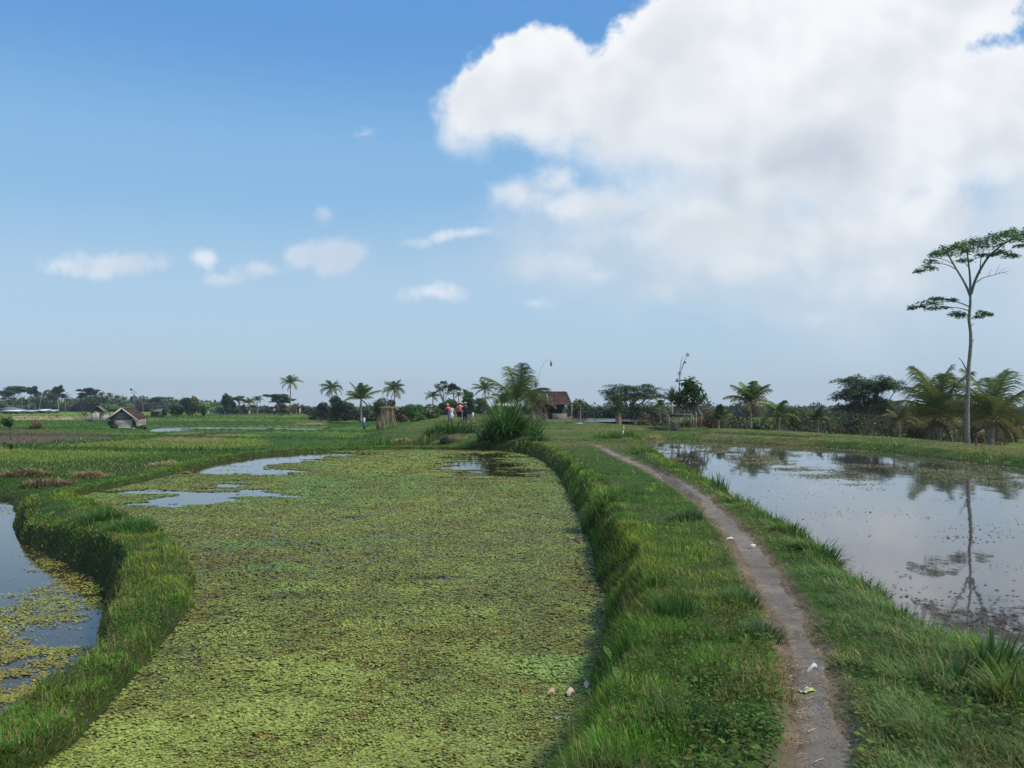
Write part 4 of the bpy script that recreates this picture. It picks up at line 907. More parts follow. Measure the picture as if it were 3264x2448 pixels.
# --- far left tree line
FARL = [('r', 40, 1233, 100, 300, 'layered tree at the far left edge of the tree line', 4, (0.055, 0.085, 0.04)),
        ('r', 103, 1234, 42, 310, 'small flat-topped tree beside the layered tree at the far left', 2, (0.055, 0.085, 0.04)),
        ('o', 150, 1244, 84, 300, 'large rounded green tree near the left end of the tree line', 0, (0.050, 0.085, 0.032)),
        ('r', 184, 1231, 34, 290, 'thin ragged tree poking above the rounded trees at far left', 3, (0.045, 0.07, 0.035)),
        ('p', 207, 1268, 24, 300, 'stout palm in the tree line left of the huts', 0, None),
        ('r', 285, 1238, 70, 300, 'tall layered tree in the tree line above the small hut', 4, (0.035, 0.055, 0.032)),
        ('o', 295, 1258, 90, 290, 'massive dark rounded tree above the small hut', 0, (0.038, 0.062, 0.030)),
        ('p', 322, 1262, 20, 300, 'dark palm right of the massive rounded tree', 0, None),
        ('p', 350, 1264, 20, 305, 'second palm right of the massive rounded tree', 0, None),
        ('p', 372, 1270, 17, 310, 'small palm in the tree line above the gap between the huts', 0, None),
        ('p', 395, 1274, 16, 315, 'small palm in the tree line above the big hut roof', 0, None),
        ('o', 240, 1275, 60, 310, 'pale green low tree between the stout palm and the layered tree', 0, (0.08, 0.12, 0.04)),
        ('o', 350, 1284, 90, 300, 'light green low trees above the gap between the huts', 0, (0.09, 0.13, 0.05)),
        ('p', 455, 1282, 18, 300, 'small palm just right of the wind toy pole', 0, None),
        ('r', 505, 1263, 60, 300, 'pale layered tree right of the big hut', 3, (0.085, 0.12, 0.05)),
        ('o', 430, 1288, 70, 310, 'low dull trees behind the big hut roof', 0, (0.05, 0.08, 0.04)),
        ('p', 540, 1280, 20, 280, 'palm with upright fronds right of the pale layered tree', 0, None),
        ('p', 563, 1282, 16, 280, 'smaller palm next to the leafy bushes in the far field', 0, None),
        ('o', 565, 1285, 66, 175, 'lower of the two leafy dark bushes in the far field', 0, (0.045, 0.075, 0.03)),
        ('o', 612, 1260, 72, 172, 'taller of the two leafy dark bushes in the far field', 0, (0.042, 0.072, 0.03)),
        ('o', 624, 1254, 30, 185, 'yellow-green bamboo top behind the taller leafy bush', 0, (0.17, 0.16, 0.05)),
        ('o', 665, 1277, 60, 260, 'bright pale green tree right of the leafy bushes', 0, (0.12, 0.18, 0.055)),
        ('o', 692, 1283, 50, 270, 'soft pale tree left of the compact dark tree', 0, (0.09, 0.14, 0.055)),
        ('o', 75, 1285, 90, 300, 'green undergrowth tree behind the white field sheds', 0, (0.055, 0.09, 0.035)),
        ('o', 5, 1270, 40, 280, 'pale leafy tree at the very left edge', 0, (0.10, 0.15, 0.07)),
        ('o', 180, 1285, 60, 300, 'low dark tree left of the stout palm', 0, (0.045, 0.075, 0.03)),
        ('o', 515, 1288, 60, 290, 'grey-green low tree beneath the pale layered tree', 0, (0.06, 0.09, 0.04)),
        ('o', 905, 1288, 60, 190, 'brownish low scrub at the foot of the tallest far palm', 0, (0.07, 0.07, 0.035)),
        ('o', 985, 1300, 50, 180, 'low broken scrub left of the wispy palm', 0, (0.04, 0.06, 0.03)),
        ('o', 1170, 1300, 50, 120, 'low green scrub under the V-shaped palm', 0, (0.05, 0.08, 0.03))]
for i, (k_, px, top, w, d, lab, lay, c) in enumerate(FARL):
    if k_ == 'r': rain_tree(px, top, w, d, lab, seed=200 + i, layers=lay, dens=0.9, col=c, fork=0.45)
    elif k_ == 'o': round_tree(px, top, w, d, lab, seed=200 + i, trunk=0.08, col=c, n=9)
    else: palm(px, top, w, d, lab, nf=12, seed=200 + i, dead=0, col=(0.085, 0.13, 0.05), tip=(0.12, 0.16, 0.06), tr=0.18)

def thicket(name, label, xs, rows, seed, col, hmul=1.0):
    """low unbroken undergrowth that reads as one mass"""
    rg = np.random.default_rng(seed); tm = TM()
    for (px, d, hpx_top, wpx) in rows:
        x = xd(px, d); z0 = lz(x, d); H = max(0.5, zat(hpx_top, d) - z0); R = wpx / 2 / F * d; n = 300
        w = rg.normal(size=(n, 3)); w /= np.linalg.norm(w, axis=1, keepdims=True); w[:, 2] = np.abs(w[:, 2]); w *= rg.uniform(0.4, 1.15, (n, 1))
        P_ = np.array([x, d, z0]) + w * np.array([R, R * 0.8, H]); cc = np.array(col) * rg.uniform(0.45, 2.0) * (1 + rg.uniform(-0.35, 0.35, 3))
        leaves(tm, P_, max(0.12, 1.8 * d / 867) * rg.uniform(0.6, 1.5, n), cc[None] * rg.uniform(0.55, 1.4, (n, 1)), 0.1, 1.9, rg)
        for _ in range(14):
            b = np.array([x + rg.uniform(-R, R), d - R * 0.6, z0 - 0.1]); blades(tm, b[None], rg.uniform(0.5, 0.9) * H, 0.05 + d / 2500, rg.uniform(0, 6.28), 0.2, 0.8, np.array([[0.20, 0.16, 0.09]]) * rg.uniform(0.5, 1.2), 2)
    o = tm.build(name, M_LEAF); tag(o, label, 'undergrowth', kind='stuff')
rg = np.random.default_rng(91)
rows = [(px_, d_, 1322 + rg.uniform(-22, 26), rg.uniform(60, 110)) for px_, d_ in [(p, rg.uniform(59, 90)) for p in np.arange(2060, 3420, 10)]]
rows = [(a, b, c + (18 if a < 2300 else 0), w) for a, b, c, w in rows]
thicket('undergrowth', 'dense dark green and brown undergrowth below the trees beyond the right-hand pond', None, rows, 92, (0.070, 0.088, 0.032))
rows = [(p, rg.uniform(112, 130), 1308 + rg.uniform(-12, 12), rg.uniform(40, 80)) for p in np.arange(1850, 2110, 14)]
thicket('undergrowth', 'dark bushes along the field edge between the pavilion and the platform', None, rows, 93, (0.038, 0.056, 0.024))
rows = [(p, rg.uniform(128, 150), 1300 + rg.uniform(-10, 8), rg.uniform(30, 60)) for p in np.arange(1010, 1700, 14)]
thicket('undergrowth', 'low green bushes along the horizon behind the walkers', None, rows, 94, (0.045, 0.070, 0.028))
rows = [(p, rg.uniform(300, 330), (1277 if p < 470 else 1288) + rg.uniform(-14, 12), rg.uniform(26, 50)) for p in np.arange(-120, 720, 8)]
thicket('distant_woodland', 'hazy low woodland along the far left horizon', None, rows, 95, (0.085, 0.125, 0.05))
rows = [(p, rg.uniform(230, 260), 1301 + rg.uniform(-8, 4), rg.uniform(20, 40)) for p in np.arange(700, 1030, 9)]
thicket('distant_woodland', 'thin broken scrub along the horizon under the tallest far palm', None, rows, 96, (0.05, 0.07, 0.032))

rows = [(p, rg.uniform(190, 240), 1292 + rg.uniform(-7, 7), rg.uniform(40, 80)) for p in np.arange(1780, 3500, 20)]
thicket('distant_woodland', 'low hazy woods closing the horizon beyond the right-hand trees', None, rows, 97, (0.045, 0.065, 0.035))

# ------------------------------------------------------------------ standing clumps of grass, reeds and ferns
def clump(vx, vy, z, h, n, spread, w, label, name='grass_clump', col=(0.075, 0.165, 0.025), lean=(0.05, 0.5), droop=(0.5, 1.4), seed=1, S=5, cat='grass clump', pale=0.05, d=None, ell=1.0):
    rg = np.random.default_rng(seed)
    if d is None: x, y = atv(vx, vy, z)
    else: x, y = xd(vx * K, d), d
    z0 = lz(x, y); a = rg.uniform(0, 6.28, n); r_ = np.sqrt(rg.uniform(0, 1, n)) * spread; bx, by = np.cos(a) * r_ * ell, np.sin(a) * r_
    bz = land(x + bx, y + by) - z0 - 0.02
    az = a + rg.normal(0, 0.7, n); c = np.array(col)[None] * rg.uniform(0.6, 1.35, (n, 1)) * rg.uniform(0.92, 1.08, (n, 3))
    p = rg.random(n) < pale; c[p] = np.array([0.27, 0.24, 0.11]) * rg.uniform(0.6, 1.1, (p.sum(), 1))
    tm = TM(); q_ = r_ / spread
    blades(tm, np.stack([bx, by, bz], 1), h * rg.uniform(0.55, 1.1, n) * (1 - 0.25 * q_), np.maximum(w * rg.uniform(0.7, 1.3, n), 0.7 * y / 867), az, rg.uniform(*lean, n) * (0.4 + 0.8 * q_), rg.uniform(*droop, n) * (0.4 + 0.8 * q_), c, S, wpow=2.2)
    o = tm.build(name, M_GRASS); o.location = (x, y, z0); tag(o, label, cat); return o
G1 = (0.075, 0.170, 0.025); G2 = (0.10, 0.20, 0.035); G3 = (0.070, 0.140, 0.050); G4 = (0.11, 0.17, 0.03)
# big elephant-grass stand by the far corner of the middle pond
clump(1092, 950, 0, 2.75, 480, 0.65, 0.06, 'tallest dark green elephant grass stand between the pond corner and the large palm', 'elephant_grass', (0.060, 0.140, 0.022), seed=301, S=8, d=40, droop=(0.8, 2.0), pale=0.03)
clump(1130, 950, 0, 1.6, 260, 0.7, 0.04, 'lower green reed stand right against the elephant grass, facing the pavilion', 'reed_stand', (0.060, 0.135, 0.022), seed=302, S=7, d=43, droop=(0.6, 1.6), ell=1.4)
clump(1070, 965, 0, 1.2, 240, 0.8, 0.03, 'short dark grass clump at the left foot of the elephant grass', seed=303, d=41, col=(0.045, 0.10, 0.02))
clump(1115, 975, 0, 0.6, 380, 1.1, 0.03, 'dark trailing bush of grass hanging over the pond corner', seed=304, d=37.5, col=(0.040, 0.085, 0.018), ell=1.3, droop=(1.0, 2.2))
clump(975, 930, 0, 1.15, 420, 0.95, 0.035, 'dark green knee-high grass clump in front of the walkers', seed=305, d=47, col=(0.050, 0.125, 0.022), ell=1.6, S=6)
clump(830, 950, 0, 1.0, 520, 0.9, 0.035, 'wide bright green grass clump on the bank right of the flooded strip', seed=306, d=42, col=(0.065, 0.165, 0.024), ell=1.7, S=6)
clump(775, 953, 0, 0.75, 380, 0.8, 0.035, 'yellow-green lower grass clump at the left end of the bright bank', seed=307, d=42.5, col=(0.13, 0.175, 0.030), ell=1.8)
clump(900, 940, 0, 0.7, 260, 0.9, 0.035, 'light green sparse clump between the two large bank clumps', seed=308, d=45, col=(0.12, 0.16, 0.04), ell=1.6, pale=0.2)
clump(1335, 945, 0, 0.55, 300, 0.75, 0.03, 'bright light green clump beside the path by the small white flag', seed=309, d=41, col=(0.12, 0.21, 0.040), ell=1.5)
clump(1395, 985, -0.02, 0.30, 160, 0.45, 0.02, 'small grass fringe clump at the near left corner of the right-hand pond', seed=310, col=G1)
clump(1478, 1020, -0.02, 0.26, 120, 0.35, 0.018, 'low leafy clump on the pond edge before the tall reed', seed=311, col=G2)
clump(1553, 1062, -0.02, 0.42, 60, 0.16, 0.020, 'tuft with one tall upright reed blade at the water edge', 'reed_tuft', seed=312, col=G1, lean=(0.0, 0.25), droop=(0.0, 0.5))
clump(1528, 1050, -0.02, 0.28, 90, 0.22, 0.016, 'spiky tuft just left of the tall reed', 'reed_tuft', seed=313, col=G1)
clump(1605, 1092, -0.02, 0.26, 100, 0.28, 0.016, 'curled leafy tuft right of the tall reed on the pond edge', seed=314, col=G1)
clump(1668, 1122, -0.02, 0.26, 120, 0.28, 0.016, 'drooping tuft on the pond edge midway to the big leafy clump', seed=315, col=G1, droop=(1.0, 2.0))
clump(1770, 1196, -0.03, 0.36, 230, 0.22, 0.018, 'big leafy clump spreading over the water halfway along the pond edge', seed=316, col=(0.065, 0.15, 0.03), droop=(0.8, 1.8), lean=(0.2, 0.9))
clump(1712, 1155, -0.03, 0.28, 160, 0.22, 0.016, 'bushy tuft behind the big leafy clump on the pond edge', seed=317, col=G1)
clump(1868, 1262, -0.03, 0.22, 150, 0.20, 0.014, 'broad-bladed tuft between the big leafy clump and the nearest pond corner', seed=318, col=G2)
clump(1945, 1322, -0.03, 0.18, 120, 0.17, 0.014, 'small pond-edge tuft beside the brown scum', seed=319, col=G1)
clump(2140, 1470, -0.06, 0.34, 120, 0.16, 0.017, 'large wide-bladed clump at the lower right standing in the water edge', seed=320, col=(0.085, 0.165, 0.045), lean=(0.1, 0.7), droop=(0.2, 1.2))
clump(2060, 1500, -0.02, 0.26, 70, 0.14, 0.022, 'broad flat-leaved clump low in the grass at lower right', seed=321, col=(0.075, 0.155, 0.035), lean=(0.5, 1.1), droop=(0.2, 0.9))
clump(2200, 1540, -0.02, 0.30, 120, 0.16, 0.016, 'long-bladed clump at the lower right corner of the bank', seed=322, col=G4)
clump(1305, 1085, 0, 0.42, 330, 0.30, 0.016, 'bright green clump hanging over the steep bank of the middle pond', seed=323, col=(0.12, 0.22, 0.035), droop=(1.0, 2.0), lean=(0.2, 0.9))
clump(1345, 1075, 0, 0.30, 200, 0.35, 0.016, 'lush clump on the bank top beside the bright hanging one', seed=324, col=G2)
clump(1485, 1125, 0, 0.24, 320, 0.20, 0.010, 'soft bluish green tuft left of the path bend', seed=325, col=G3)
clump(1600, 1320, 0, 0.22, 420, 0.15, 0.006, 'soft feathery tuft leaning into the path from the left', seed=326, col=(0.085, 0.165, 0.04))
clump(1455, 1345, 0, 0.26, 380, 0.14, 0.006, 'fine upright feathery tuft in the middle of the near bank', seed=327, col=(0.065, 0.150, 0.028), lean=(0.0, 0.35), droop=(0.1, 0.7))
clump(1410, 1275, 0, 0.22, 260, 0.16, 0.008, 'green tuft farther up the near bank from the fine feathery tuft', seed=328, col=G1)
clump(1650, 1385, 0, 0.20, 300, 0.12, 0.005, 'thin tuft on the left path edge near the yellow packet', seed=329, col=G3)
clump(1480, 1590, 0, 0.24, 260, 0.22, 0.007, 'dark coarse tuft at the bottom of the bank in front', seed=330, col=(0.06, 0.13, 0.03))
clump(1325, 1600, -0.2, 0.26, 220, 0.18, 0.007, 'long tuft overhanging the middle pond at the bottom', seed=331, col=G1)
clump(292, 1142, -0.35, 0.32, 420, 0.45, 0.014, 'bright green tuft on the crest of the curved left bank', seed=332, col=(0.055, 0.165, 0.030))
clump(215, 1120, -0.35, 0.26, 320, 0.4, 0.014, 'darker tuft farther along the crest of the curved left bank', seed=333, col=(0.05, 0.12, 0.025))
clump(70, 1530, -0.5, 0.20, 320, 0.25, 0.008, 'tuft at the water side of the lower left bank', seed=334, col=(0.06, 0.14, 0.028))
clump(560, 1000, -0.35, 0.45, 340, 0.9, 0.02, 'bright green fringe clump on the far left bank of the middle pond', seed=335, d=31, col=(0.05, 0.15, 0.025), ell=1.4)

def fern(vx, vy, z, h, az, tilt, label, seed, droop=0.9):
    rg = np.random.default_rng(seed); x, y = atv(vx, vy, z); z0 = lz(x, y); tm = TM(); cols = np.array([0.115, 0.22, 0.045])
    for f in range(3):
        a = az + (0, 2.2, -2.0)[f]; hh = h * (1, 0.7, 0.6)[f]; S = 16; P_ = [np.zeros(3)]
        for i in range(S):
            e = math.pi / 2 - tilt - (0, .3, .3)[f] - droop * (i / S) ** 2; P_.append(P_[-1] + np.array([math.cos(a) * math.cos(e), math.sin(a) * math.cos(e), math.sin(e)]) * hh / S)
        P_ = np.array(P_); tm.tube(P_, np.linspace(0.0022, 0.0008, S + 1), 4, cols * 0.8)
        for i in range(3, S + 1):
            T_ = P_[i] - P_[i - 1]; T_ /= np.linalg.norm(T_); sd_ = np.cross(T_, (0, 0.6, 1)); sd_ /= np.linalg.norm(sd_); l = hh * 0.24 * math.sin(min(1, (S + 1.5 - i) / (S - 3)) * 1.9 + 0.1)
            for sg in (-1, 1):
                e = P_[i] + (sd_ * sg * 0.95 + T_ * 0.35) * l; wv = T_ * hh * 0.022
                tm.add([P_[i] - wv * .6, P_[i] + wv * .6, (P_[i] + e) / 2 + wv + (0, 0, .004), (P_[i] + e) / 2 - wv + (0, 0, .004), e], [(0, 1, 2), (0, 2, 3), (3, 2, 4)], cols * rg.uniform(0.8, 1.2))
    o = tm.build('fern', M_GRASS); o.location = (x, y, z0); tag(o, label, 'fern', 'ferns on the near bank')
fern(1375, 1425, -0.05, 0.26, 1.9, 0.15, 'highest fern on the near bank with an upright pale tip', 401)
fern(1425, 1440, 0, 0.22, 2.2, 0.25, 'bright fern right of the highest fern', 402)
fern(1432, 1480, 0, 0.24, 2.4, 0.45, 'silvery arching fern below the two upper ferns', 403)
fern(1330, 1545, -0.2, 0.26, 1.9, 0.3, 'fern leaning over the edge of the middle pond', 404)
fern(1475, 1535, 0, 0.20, 1.3, 0.3, 'fern standing closest to the path', 405)
fern(1345, 1620, -0.15, 0.22, 1.8, 0.3, 'lowest fern near the bottom of the picture', 406)

# young field trees, stakes
round_tree(33, 1318, 46, 62, 'slender young tree with sparse round crown on the left field', seed=501, name='young_tree', trunk=0.45, col=(0.065, 0.12, 0.03), n=7, dens=0.5, tr=0.04)
clump(77, 920, Z_FIELD, 1.3, 150, 0.45, 0.05, 'dry reddish shock of maize stalks on the left field', 'dry_shrub', (0.20, 0.12, 0.06), seed=502, d=88, pale=0.5, cat='shrub')
round_tree(38, 1405, 22, 45, 'thin weed stalk standing in the near left field', seed=503, name='weed_plant', trunk=0.3, col=(0.06, 0.10, 0.03), n=4, dens=0.25, tr=0.015, cat='weed')
round_tree(358, 1340, 34, 88, 'dense bush against the left wall of the big hut', seed=504, name='bush', trunk=0.05, col=(0.045, 0.09, 0.03), n=7, cat='bush')
round_tree(452, 1352, 34, 86, 'low weedy bush at the right corner of the big hut', seed=505, name='bush', trunk=0.05, col=(0.05, 0.09, 0.03), n=6, dens=0.6, cat='bush')
palm(270, 1325, 18, 122, 'tiny young palm left of the small hut', nf=8, seed=506, dead=0, col=(0.11, 0.17, 0.05), tr=0.05)
round_tree(523, 1302, 22, 150, 'small dark bush left of the far leafy bushes', seed=507, name='bush', trunk=0.1, n=6, cat='bush')
round_tree(648, 1298, 16, 160, 'narrow dark sapling right of the far leafy bushes', seed=508, name='young_tree', trunk=0.1, n=5)

def tuft_tree(px, top, base, wpx, d, label, seed, lean=-0.2):
    """stout pollard trunk under a shaggy head of narrow leaves"""
    rg = np.random.default_rng(seed); x = xd(px, d); root, z0 = tree_root('pollard_tree', x, d, label, 'tree'); H = zat(top, d) - z0; R = wpx / 2 / F * d
    tt = TM(); tt.tube([(0.15 * R, 0, 0), (0, 0, H * 0.25), (lean * R, 0, H * 0.5)], [R * 0.45, R * 0.32, R * 0.35], 9, (0.22, 0.16, 0.11)); tt.build('trunk', M_BARK, root)
    tm = TM(); n = 900; P_ = np.stack([lean * R + rg.normal(0, 0.38 * R, n), rg.normal(0, 0.38 * R, n), H * rg.uniform(0.38, 0.85, n)], 1)
    blades(tm, P_, R * rg.uniform(0.35, 0.7, n), 0.05, rg.uniform(0, 6.28, n), rg.uniform(0.1, 1.2, n), rg.uniform(0.3, 1.6, n), np.array([0.075, 0.125, 0.028])[None] * rg.uniform(0.5, 1.5, (n, 1)), 3); tm.build('crown', M_LEAF, root)
tuft_tree(1972, 1240, 1345, 56, 76, 'shaggy pollard tree with stout brown trunk in front of the umbrella tree', 511)
tuft_tree(1206, 1265, 1342, 46, 78, 'shaggy olive-headed pollard tree touching the straw rack', 512, 0.1)

# ------------------------------------------------------------------ platform clump with bare stems
def pandanus():
    d = 58.0; root, z0 = tree_root('pandanus_tree', xd(2142, d), d, 'screw palm with a fan of stiff sword leaves left over the wooden platform', 'tree'); x0 = xd(2142, d)
    rg = np.random.default_rng(521); tt = TM(); tt.tube([(0, 0, 0), (0.02, 0, 1.1), (-0.02, 0, 2.0)], [0.07, 0.06, 0.08], 7, (0.28, 0.25, 0.20)); tt.build('trunk', M_BARK, root)
    tm = TM(); n = 46; a = rg.uniform(0, 6.28, n); blades(tm, np.tile([[0, 0, 1.95]], (n, 1)) + rg.normal(0, 0.06, (n, 3)), rg.uniform(0.7, 1.25, n), 0.10, a, rg.uniform(0.05, 1.1, n), rg.uniform(0.0, 0.5, n), np.array([0.055, 0.10, 0.03])[None] * rg.uniform(0.7, 1.3, (n, 1)), 5, wpow=3)
    tm.build('crown', M_LEAF, root)
pandanus()
def stem_tree():
    d = 58.5; x0 = xd(2195, d); root, z0 = tree_root('broadleaf_tree', x0, d, 'leafy tree on several bare pale stems right over the wooden platform', 'tree'); rg = np.random.default_rng(522); tt = TM()
    for dx, lx in ((-0.9, 0.1), (-0.35, 0.1), (0.15, -0.05), (0.45, 0.1), (0.85, -0.2)):
        tt.tube([(dx, rg.uniform(-.3, .3), -0.05), (dx + 0.06, 0, 0.9), (dx * 0.6 + lx, 0, 1.9)], [0.045, 0.035, 0.025], 6, (0.42, 0.39, 0.32))
    tt.build('trunk', M_BARK, root); tm = TM()
    for c in [(-0.55, 0, 2.15), (-0.1, .2, 2.5), (0.3, -.1, 2.2), (0.0, 0, 2.9), (0.55, .1, 2.55), (0.75, 0, 2.05), (-0.4, .1, 1.75), (0.3, .2, 1.7), (0.1, 0, 3.05), (-0.75, 0, 1.9)]:
        n = 150; w = rg.normal(0, 1, (n, 3)) * (0.24, 0.24, 0.18); leaves(tm, np.array(c) + w, rg.uniform(0.10, 0.22, n), np.array([0.055, 0.115, 0.025])[None] * rg.uniform(0.5, 1.5, (n, 1)), 0.2, 1.7, rg)
    n = 260; leaves(tm, np.stack([rg.normal(0, .5, n), rg.normal(0, .3, n), rg.uniform(1.25, 1.65, n)], 1), rg.uniform(0.05, 0.12, n), np.array([0.14, 0.10, 0.06])[None] * rg.uniform(0.5, 1.3, (n, 1)), 0, 2.5, rg)
    tm.build('crown', M_LEAF, root)
stem_tree()
def wood_platform():
    d = 57.5; x = xd(2150, d); root = empty('platform', (x, d, lz(x, d)), 'small raised wooden platform between the screw palm and the bare stems', 'platform')
    a = TM(); a.box((0.35, 0, 1.15), (1.45, 0.6, 0.035), 0.03, (0.26, 0.23, 0.18)); a.build('deck', M_WOOD, root)
    b = TM(); b.box((0.05, 0.0, 1.06), (0.75, 0.6, 0.10), 0, (0.03, 0.028, 0.022)); b.build('basket', M_WOOD, root)
    for sx, sy in ((-0.45, -0.35), (1.15, -0.35), (-0.45, 0.35), (1.15, 0.35)):
        l = TM(); l.tube([(sx, sy, -0.1), (sx + 0.03, sy, 1.13)], [0.025, 0.022], 7, (0.26, 0.24, 0.19)); l.build('leg', M_WOOD, root)
wood_platform()

# ------------------------------------------------------------------ buildings
def tile_slope(tm, q, rows, col, rg, th=0.05):
    """roof slope q = (ridge left, ridge right, eave right, eave left), laid as overlapping courses of short tiles"""
    q = [np.array(p, float) for p in q]; n = np.cross(q[1] - q[0], q[3] - q[0]); n /= np.linalg.norm(n); n *= -1 if n[2] > 0 else 1; n = -n
    for i in range(rows):
        a, b = i / rows, (i + 1.15) / rows
        L0, R0, L1, R1 = q[0] + (q[3] - q[0]) * a, q[1] + (q[2] - q[1]) * a, q[0] + (q[3] - q[0]) * b, q[1] + (q[2] - q[1]) * b
        wdt = np.linalg.norm(R1 - L1); m = max(2, int(wdt / 0.28))
        for j in range(m):
            u0, u1 = j / m, (j + 0.94) / m; off = n * (0.022 + rg.uniform(0, 0.012))
            p = [L0 + (R0 - L0) * u0 + n * 0.002, L0 + (R0 - L0) * u1 + n * 0.002, L1 + (R1 - L1) * u1 + off, L1 + (R1 - L1) * u0 + off]
            c = np.array(col) * rg.uniform(0.6, 1.35)
            tm.add(p + [p[2] - n * 0.022, p[3] - n * 0.022], [(0, 2, 1), (0, 3, 2), (3, 4, 2), (3, 5, 4)], c)
    tm.slab(q if np.cross(q[1] - q[0], q[3] - q[0]) @ n > 0 else q[::-1], th, np.array(col) * 0.35)

def slat_wall(tm, p0, p1, h, z0, col, rg, row=0.11, th=0.03):
    """woven slat wall between two ground points: overlapping horizontal laths on posts"""
    p0 = np.array(p0, float); p1 = np.array(p1, float); L_ = np.linalg.norm(p1 - p0); ang = math.atan2(*(p1 - p0)[::-1]); c = (p0 + p1) / 2; n = int(h / row)
    tm.box((c[0], c[1], z0 + h / 2), (L_, th, h), ang, np.array(col) * 0.55)
    nx, ny = math.sin(ang), -math.cos(ang)
    for i in range(n):
        tm.box((c[0] + nx * (th / 2 + 0.012), c[1] + ny * (th / 2 + 0.012), z0 + (i + 0.5) * h / n), (L_ * rg.uniform(0.97, 1.0), 0.018, h / n * 0.78), ang, np.array(col) * rg.uniform(0.65, 1.2), tilt=(rg.uniform(-0.2, 0.2) * 0.05, 'X'))

def big_hut():
    d = 89.0; px = 392; x = xd(px, d); z0 = lz(x, d) - 0.02; root = empty('farm_hut', (x, d, z0), 'larger farm hut with pale barge boards and brown tiled roof on the left fields', 'hut', 'farm huts on the left fields', -math.atan2(x, d))
    rg = np.random.default_rng(600); s = d / F * math.cos(math.atan2(x, d)) * 1.03     # metres per photo pixel here
    def X(p): return (p - px) * s
    zb = 0.0; ze = (1366 - 1331) * s; za = (1366 - 1294) * s
    grey = (0.44, 0.43, 0.40); wd = (0.30, 0.29, 0.27)
    w = TM(); slat_wall(w, (X(352), 0), (X(419), 0), ze * 0.97, zb, grey, rg); slat_wall(w, (X(434), 0.02), (X(462), 1.1), ze * 0.80, zb, grey, rg); slat_wall(w, (X(462), 1.1), (X(462), 3.0), ze * .8, zb, grey, rg)
    slat_wall(w, (X(352), 3.0), (X(352), 0), ze * 0.95, zb, grey, rg); slat_wall(w, (X(462), 3.0), (X(352), 3.0), ze * 0.95, zb, grey, rg); w.build('wall', M_WOOD, root)
    dr = TM(); dr.box((X(424), 0.06, ze * 0.46), (X(430) - X(419), 0.04, ze * 0.92), 0, (0.055, 0.045, 0.04)); dr.build('doorway_shade', M_WOOD, root)  # near-black panel: shade inside the open doorway, put into its colour
    g = TM(); A, B, C_ = np.array([X(345), -0.02, ze + 0.02]), np.array([X(430), -0.02, ze + 0.02]), np.array([X(387), -0.02, za * 0.97])
    t_ = np.array([0, 0.05, 0]); g.add([A, B, C_, A + t_, B + t_, C_ + t_], [(0, 1, 2), (3, 5, 4), (0, 3, 4), (0, 4, 1), (1, 4, 5), (1, 5, 2), (2, 5, 3), (2, 3, 0)], (0.17, 0.185, 0.22)); g.build('gable_panel', M_WOOD, root)
    bm = TM(); m0 = A * 0.55 + C_ * 0.45; m1 = B * 0.55 + C_ * 0.45; bm.box(((m0 + m1) / 2 - (0, 0.05, 0)), (m1[0] - m0[0], 0.05, 0.06), 0, (0.42, 0.41, 0.38)); bm.box(((A + B) / 2 - (0, 0.05, 0.02)), (B[0] - A[0], 0.06, 0.06), 0, (0.07, 0.07, 0.07)); bm.build('tie_beam', M_WOOD, root)
    r = TM(); fr = -0.35; dep = 3.4
    RL, RR = np.array([X(387), fr, za]), np.array([X(428), fr + dep * 0.75, za + 0.02])
    EL0, EL1 = np.array([X(338), fr, ze - 0.10]), np.array([X(352), dep, ze]); ER0, ER1 = np.array([X(435), fr, ze - 0.08]), np.array([X(476), dep * 0.72, ze + 0.02])
    tile_slope(r, (RL, RR, ER1, ER0), 9, (0.085, 0.055, 0.048), rg); tile_slope(r, (RR, RL, EL0, EL1), 9, (0.08, 0.055, 0.05), rg); tile_slope(r, (RR, RR + (0.01, 0, 0), EL1, ER1), 9, (0.13, 0.085, 0.07), rg)
    ro = r.build('roof', M_TILE, root); rd = TM(); rd.tube([RL + (0, 0, .03), RR + (0, 0, .03)], 0.06, 7, (0.16, 0.10, 0.085)); rd.build('ridge_cap', M_TILE, ro)
    for a_, b_ in ((RL, EL0), (RL, ER0)):
        b = TM(); D = (b_ - a_); D /= np.linalg.norm(D); nn = np.array([-D[2], 0, D[0]]) * 0.07 
        a1, b1 = a_ + (0, -0.06, -0.02), b_ + D * 0.05 + (0, -0.06, -0.02); b.slab([a1 - nn, b1 - nn, b1 + nn, a1 + nn] if nn[2] > 0 else [a1 + nn, b1 + nn, b1 - nn, a1 - nn], -0.04, (0.50, 0.48, 0.42)); b.build('barge_board', M_WOOD, root)
    for p_, yy_ in ((352, 0), (419, 0), (434, 0), (462, 1.1), (464, 2.9)):
        q_ = TM(); q_.tube([(X(p_), yy_ - 0.05, 0), (X(p_), yy_ - 0.05, ze)], 0.045, 7, (0.33, 0.31, 0.28)); q_.build('post', M_WOOD, root)
    st = TM(); st.ball((X(424), -0.3, 0.08), (0.18, 0.14, 0.09), (0.4, 0.38, 0.35), 8, 5); st.ball((X(421), -0.45, 0.05), (0.12, 0.1, 0.06), (0.4, 0.38, 0.35), 8, 5); st.build('stepping_stone', M_PATH, root)
big_hut()

